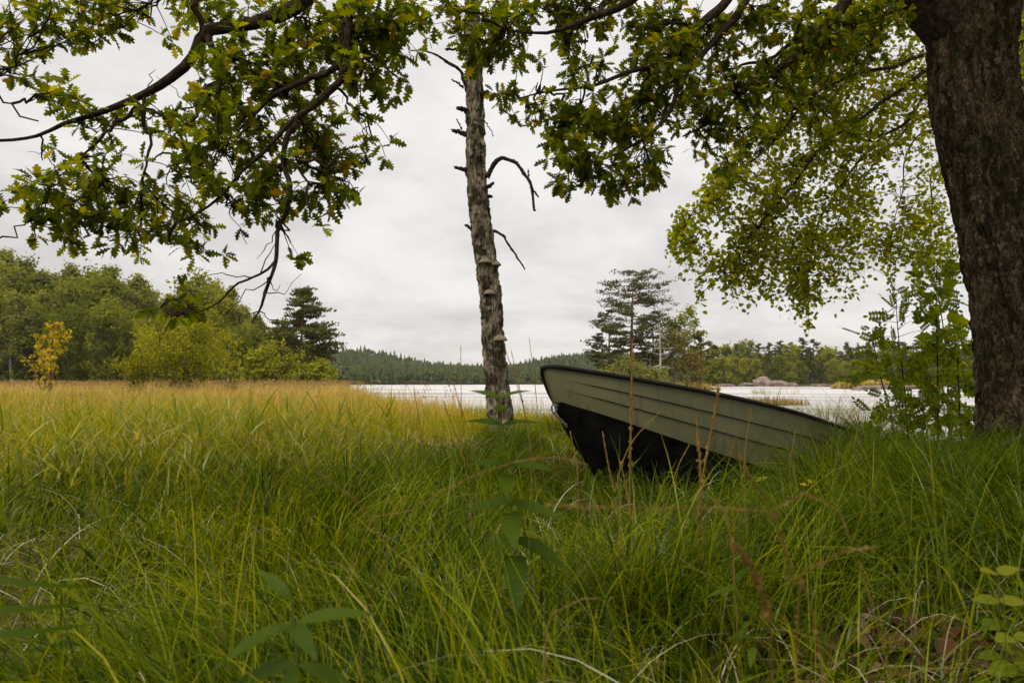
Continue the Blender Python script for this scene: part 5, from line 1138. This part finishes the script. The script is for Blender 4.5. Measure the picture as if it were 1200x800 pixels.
def herb(name, stem, Y, nodes, lab, leaf, tmpl, lm, r0=.003):
    f_ = foot(stem[0][0], Y); root = thing(name, lab, 'plant', tuple(f_)); sb, lb = MB(), MB(); P, r_ = smooth_path([f_] + [at(a, b_, Y) for a, b_ in stem[1:]], np.linspace(r0, r0 * .5, len(stem)), 24); add_tube(sb, P - f_, r_, 6)
    A, X, Nn, S = [], [], [], []
    for (px, py, az, pit, s) in nodes:
        c = at(px, py, Y); c = P[np.argmin(np.abs(P[:, 2] - c[2]))]; d = np.array([math.cos(R(az)), -math.sin(R(az)), math.tan(R(pit))])
        A.append(c); X.append(d); Nn.append([rng.normal() * .2, -.35, 1]); S.append(leaf * s)
    sb.build('stem', M['stem_green'], root); scatter(lb, *tmpl, np.array(A) - f_, np.array(X), np.array(Nn), np.array(S)); lb.build('leaves', M[lm], root, smooth=True)
nd = []
for k, py in enumerate((462, 484, 500, 530, 548, 566, 590, 606, 628, 648)):
    b_ = 20 + 70 * (k % 2); nd += [(590, py, b_, 25 - 5 * k, .55 + .06 * k), (590, py, b_ + 180, 25 - 5 * k, .55 + .06 * k)]
herb('loosestrife_plant', [(606, 700), (604, 650), (597, 580), (590, 520), (583, 452)], 1.5, nd, 'tall herb with paired pointed leaves in front of the dead birch foot', .135, strip_leaf([0, .12, .32, .6, .85, 1], [.02, .13, .18, .14, .06, .004], .2, .22), 'herb')
nd = [(343, 700, 85, 60, .8), (343, 700, 200, 40, .7), (343, 725, 165, -15, 1.2), (343, 725, -10, 15, 1.1), (343, 725, 60, 0, .9), (346, 775, 180, -12, 1.3), (346, 775, 10, -10, 1.0), (346, 775, 90, -20, 1.0)]
herb('leafy_plant', [(352, 860), (348, 800), (345, 740), (340, 690)], .95, nd, 'blurred dark broad-leaved plant at the bottom left of centre', .10, LANCE, 'herb')
nd = [(1160, 672, 170, 20, 1), (1180, 668, 10, 25, 1.1), (1165, 700, 190, 5, 1.2), (1176, 705, 30, 10, 1.2), (1165, 730, 160, -5, 1.3), (1176, 735, -10, 0, 1.2), (1172, 760, 20, -8, 1.3), (1168, 765, 200, -5, 1.2), (1175, 720, 80, 5, 1.0)]
herb('aspen_seedling', [(1178, 850), (1176, 780), (1172, 720), (1168, 664)], 1.35, nd, 'pale yellow-green seedling with round leaves at the bottom right corner', .038, OVATE, 'seedling')
herb('aspen_seedling', [(1198, 860), (1196, 800), (1190, 760), (1184, 735)], 1.25, [(1190, 745, 160, 5, 1), (1190, 745, 20, 5, 1.1), (1194, 780, 180, -5, 1.3), (1194, 780, 10, 0, 1.1), (1194, 770, 90, -10, 1.1)], 'lower seedling with yellowish leaves beside the corner seedling', .042, OVATE, 'seedling')
herb('yellow_herb', [(880, 640), (884, 600), (886, 560)], 2.6, [(884, 600, 20, 10, 1), (884, 590, 200, 15, 1), (885, 575, 120, 20, .8), (886, 565, 20, 30, .8)], 'small yellow-green herb in the grass below the boat stern', .06, OVATE, 'seedling')
herb('yellow_herb', [(955, 640), (952, 600), (948, 566)], 2.8, [(950, 575, 20, 10, .6), (950, 570, 200, 15, .6), (949, 568, 120, 20, .5), (948, 566, 300, 30, .5)], 'small herb with bright yellow tips right of the boat', .07, ROUND, 'yellow_leaf')
# broad blades entering at the left edge
root = thing('reed_plant', 'broad dark reed blades reaching in from the left edge near the bottom', 'plant', (-.85, .85, float(ground_z(-.85, .85)))); O_ = np.array(root.location)
for (p0, p1, p2) in (((-60, 686, .8), (60, 685, .8), (130, 688, .8)), ((-60, 722, .78), (40, 712, .78), (115, 703, .78)), ((-60, 752, .76), (50, 738, .76), (125, 728, .76)), ((-50, 660, .9), (0, 662, .9), (40, 684, .9))):
    P, _ = smooth_path([at(-120, 800, .8), at(*p0), at(*p1), at(*p2)], np.ones(4), 14); wd = .0075 * (1 - np.linspace(0, 1, 14) ** 3) + .0003
    V = np.stack([P - [0, .004, 0] + np.array([0, .5, .6]) * wd[:, None], P - np.array([0, .5, .6]) * wd[:, None]], 1).reshape(-1, 3) - O_; q = np.arange(13) * 2
    MB().add(V, np.stack([q, q + 2, q + 3, q + 1], -1)).build('blade', M['herb'], root)
# ------------------------------------------------------------------ air
m, t, out = mat_new('haze'); pv_ = N(t, 'ShaderNodeVolumePrincipled'); pv_.inputs['Density'].default_value = .00013; pv_.inputs['Color'].default_value = (.93, .95, .97, 1); pv_.inputs['Anisotropy'].default_value = .2
t.links.new(pv_.outputs[0], out.inputs['Volume'])
hz = MB(); box(hz, -2600, 2600, -2600, 2600, -2.6, 75); o = hz.build('haze', m, smooth=False); tag(o, 'thin pale haze over the lake and far hills', 'haze', kind='stuff')
print('objects', len(bpy.data.objects), 'polys', sum(len(m_.polygons) for m_ in bpy.data.meshes))
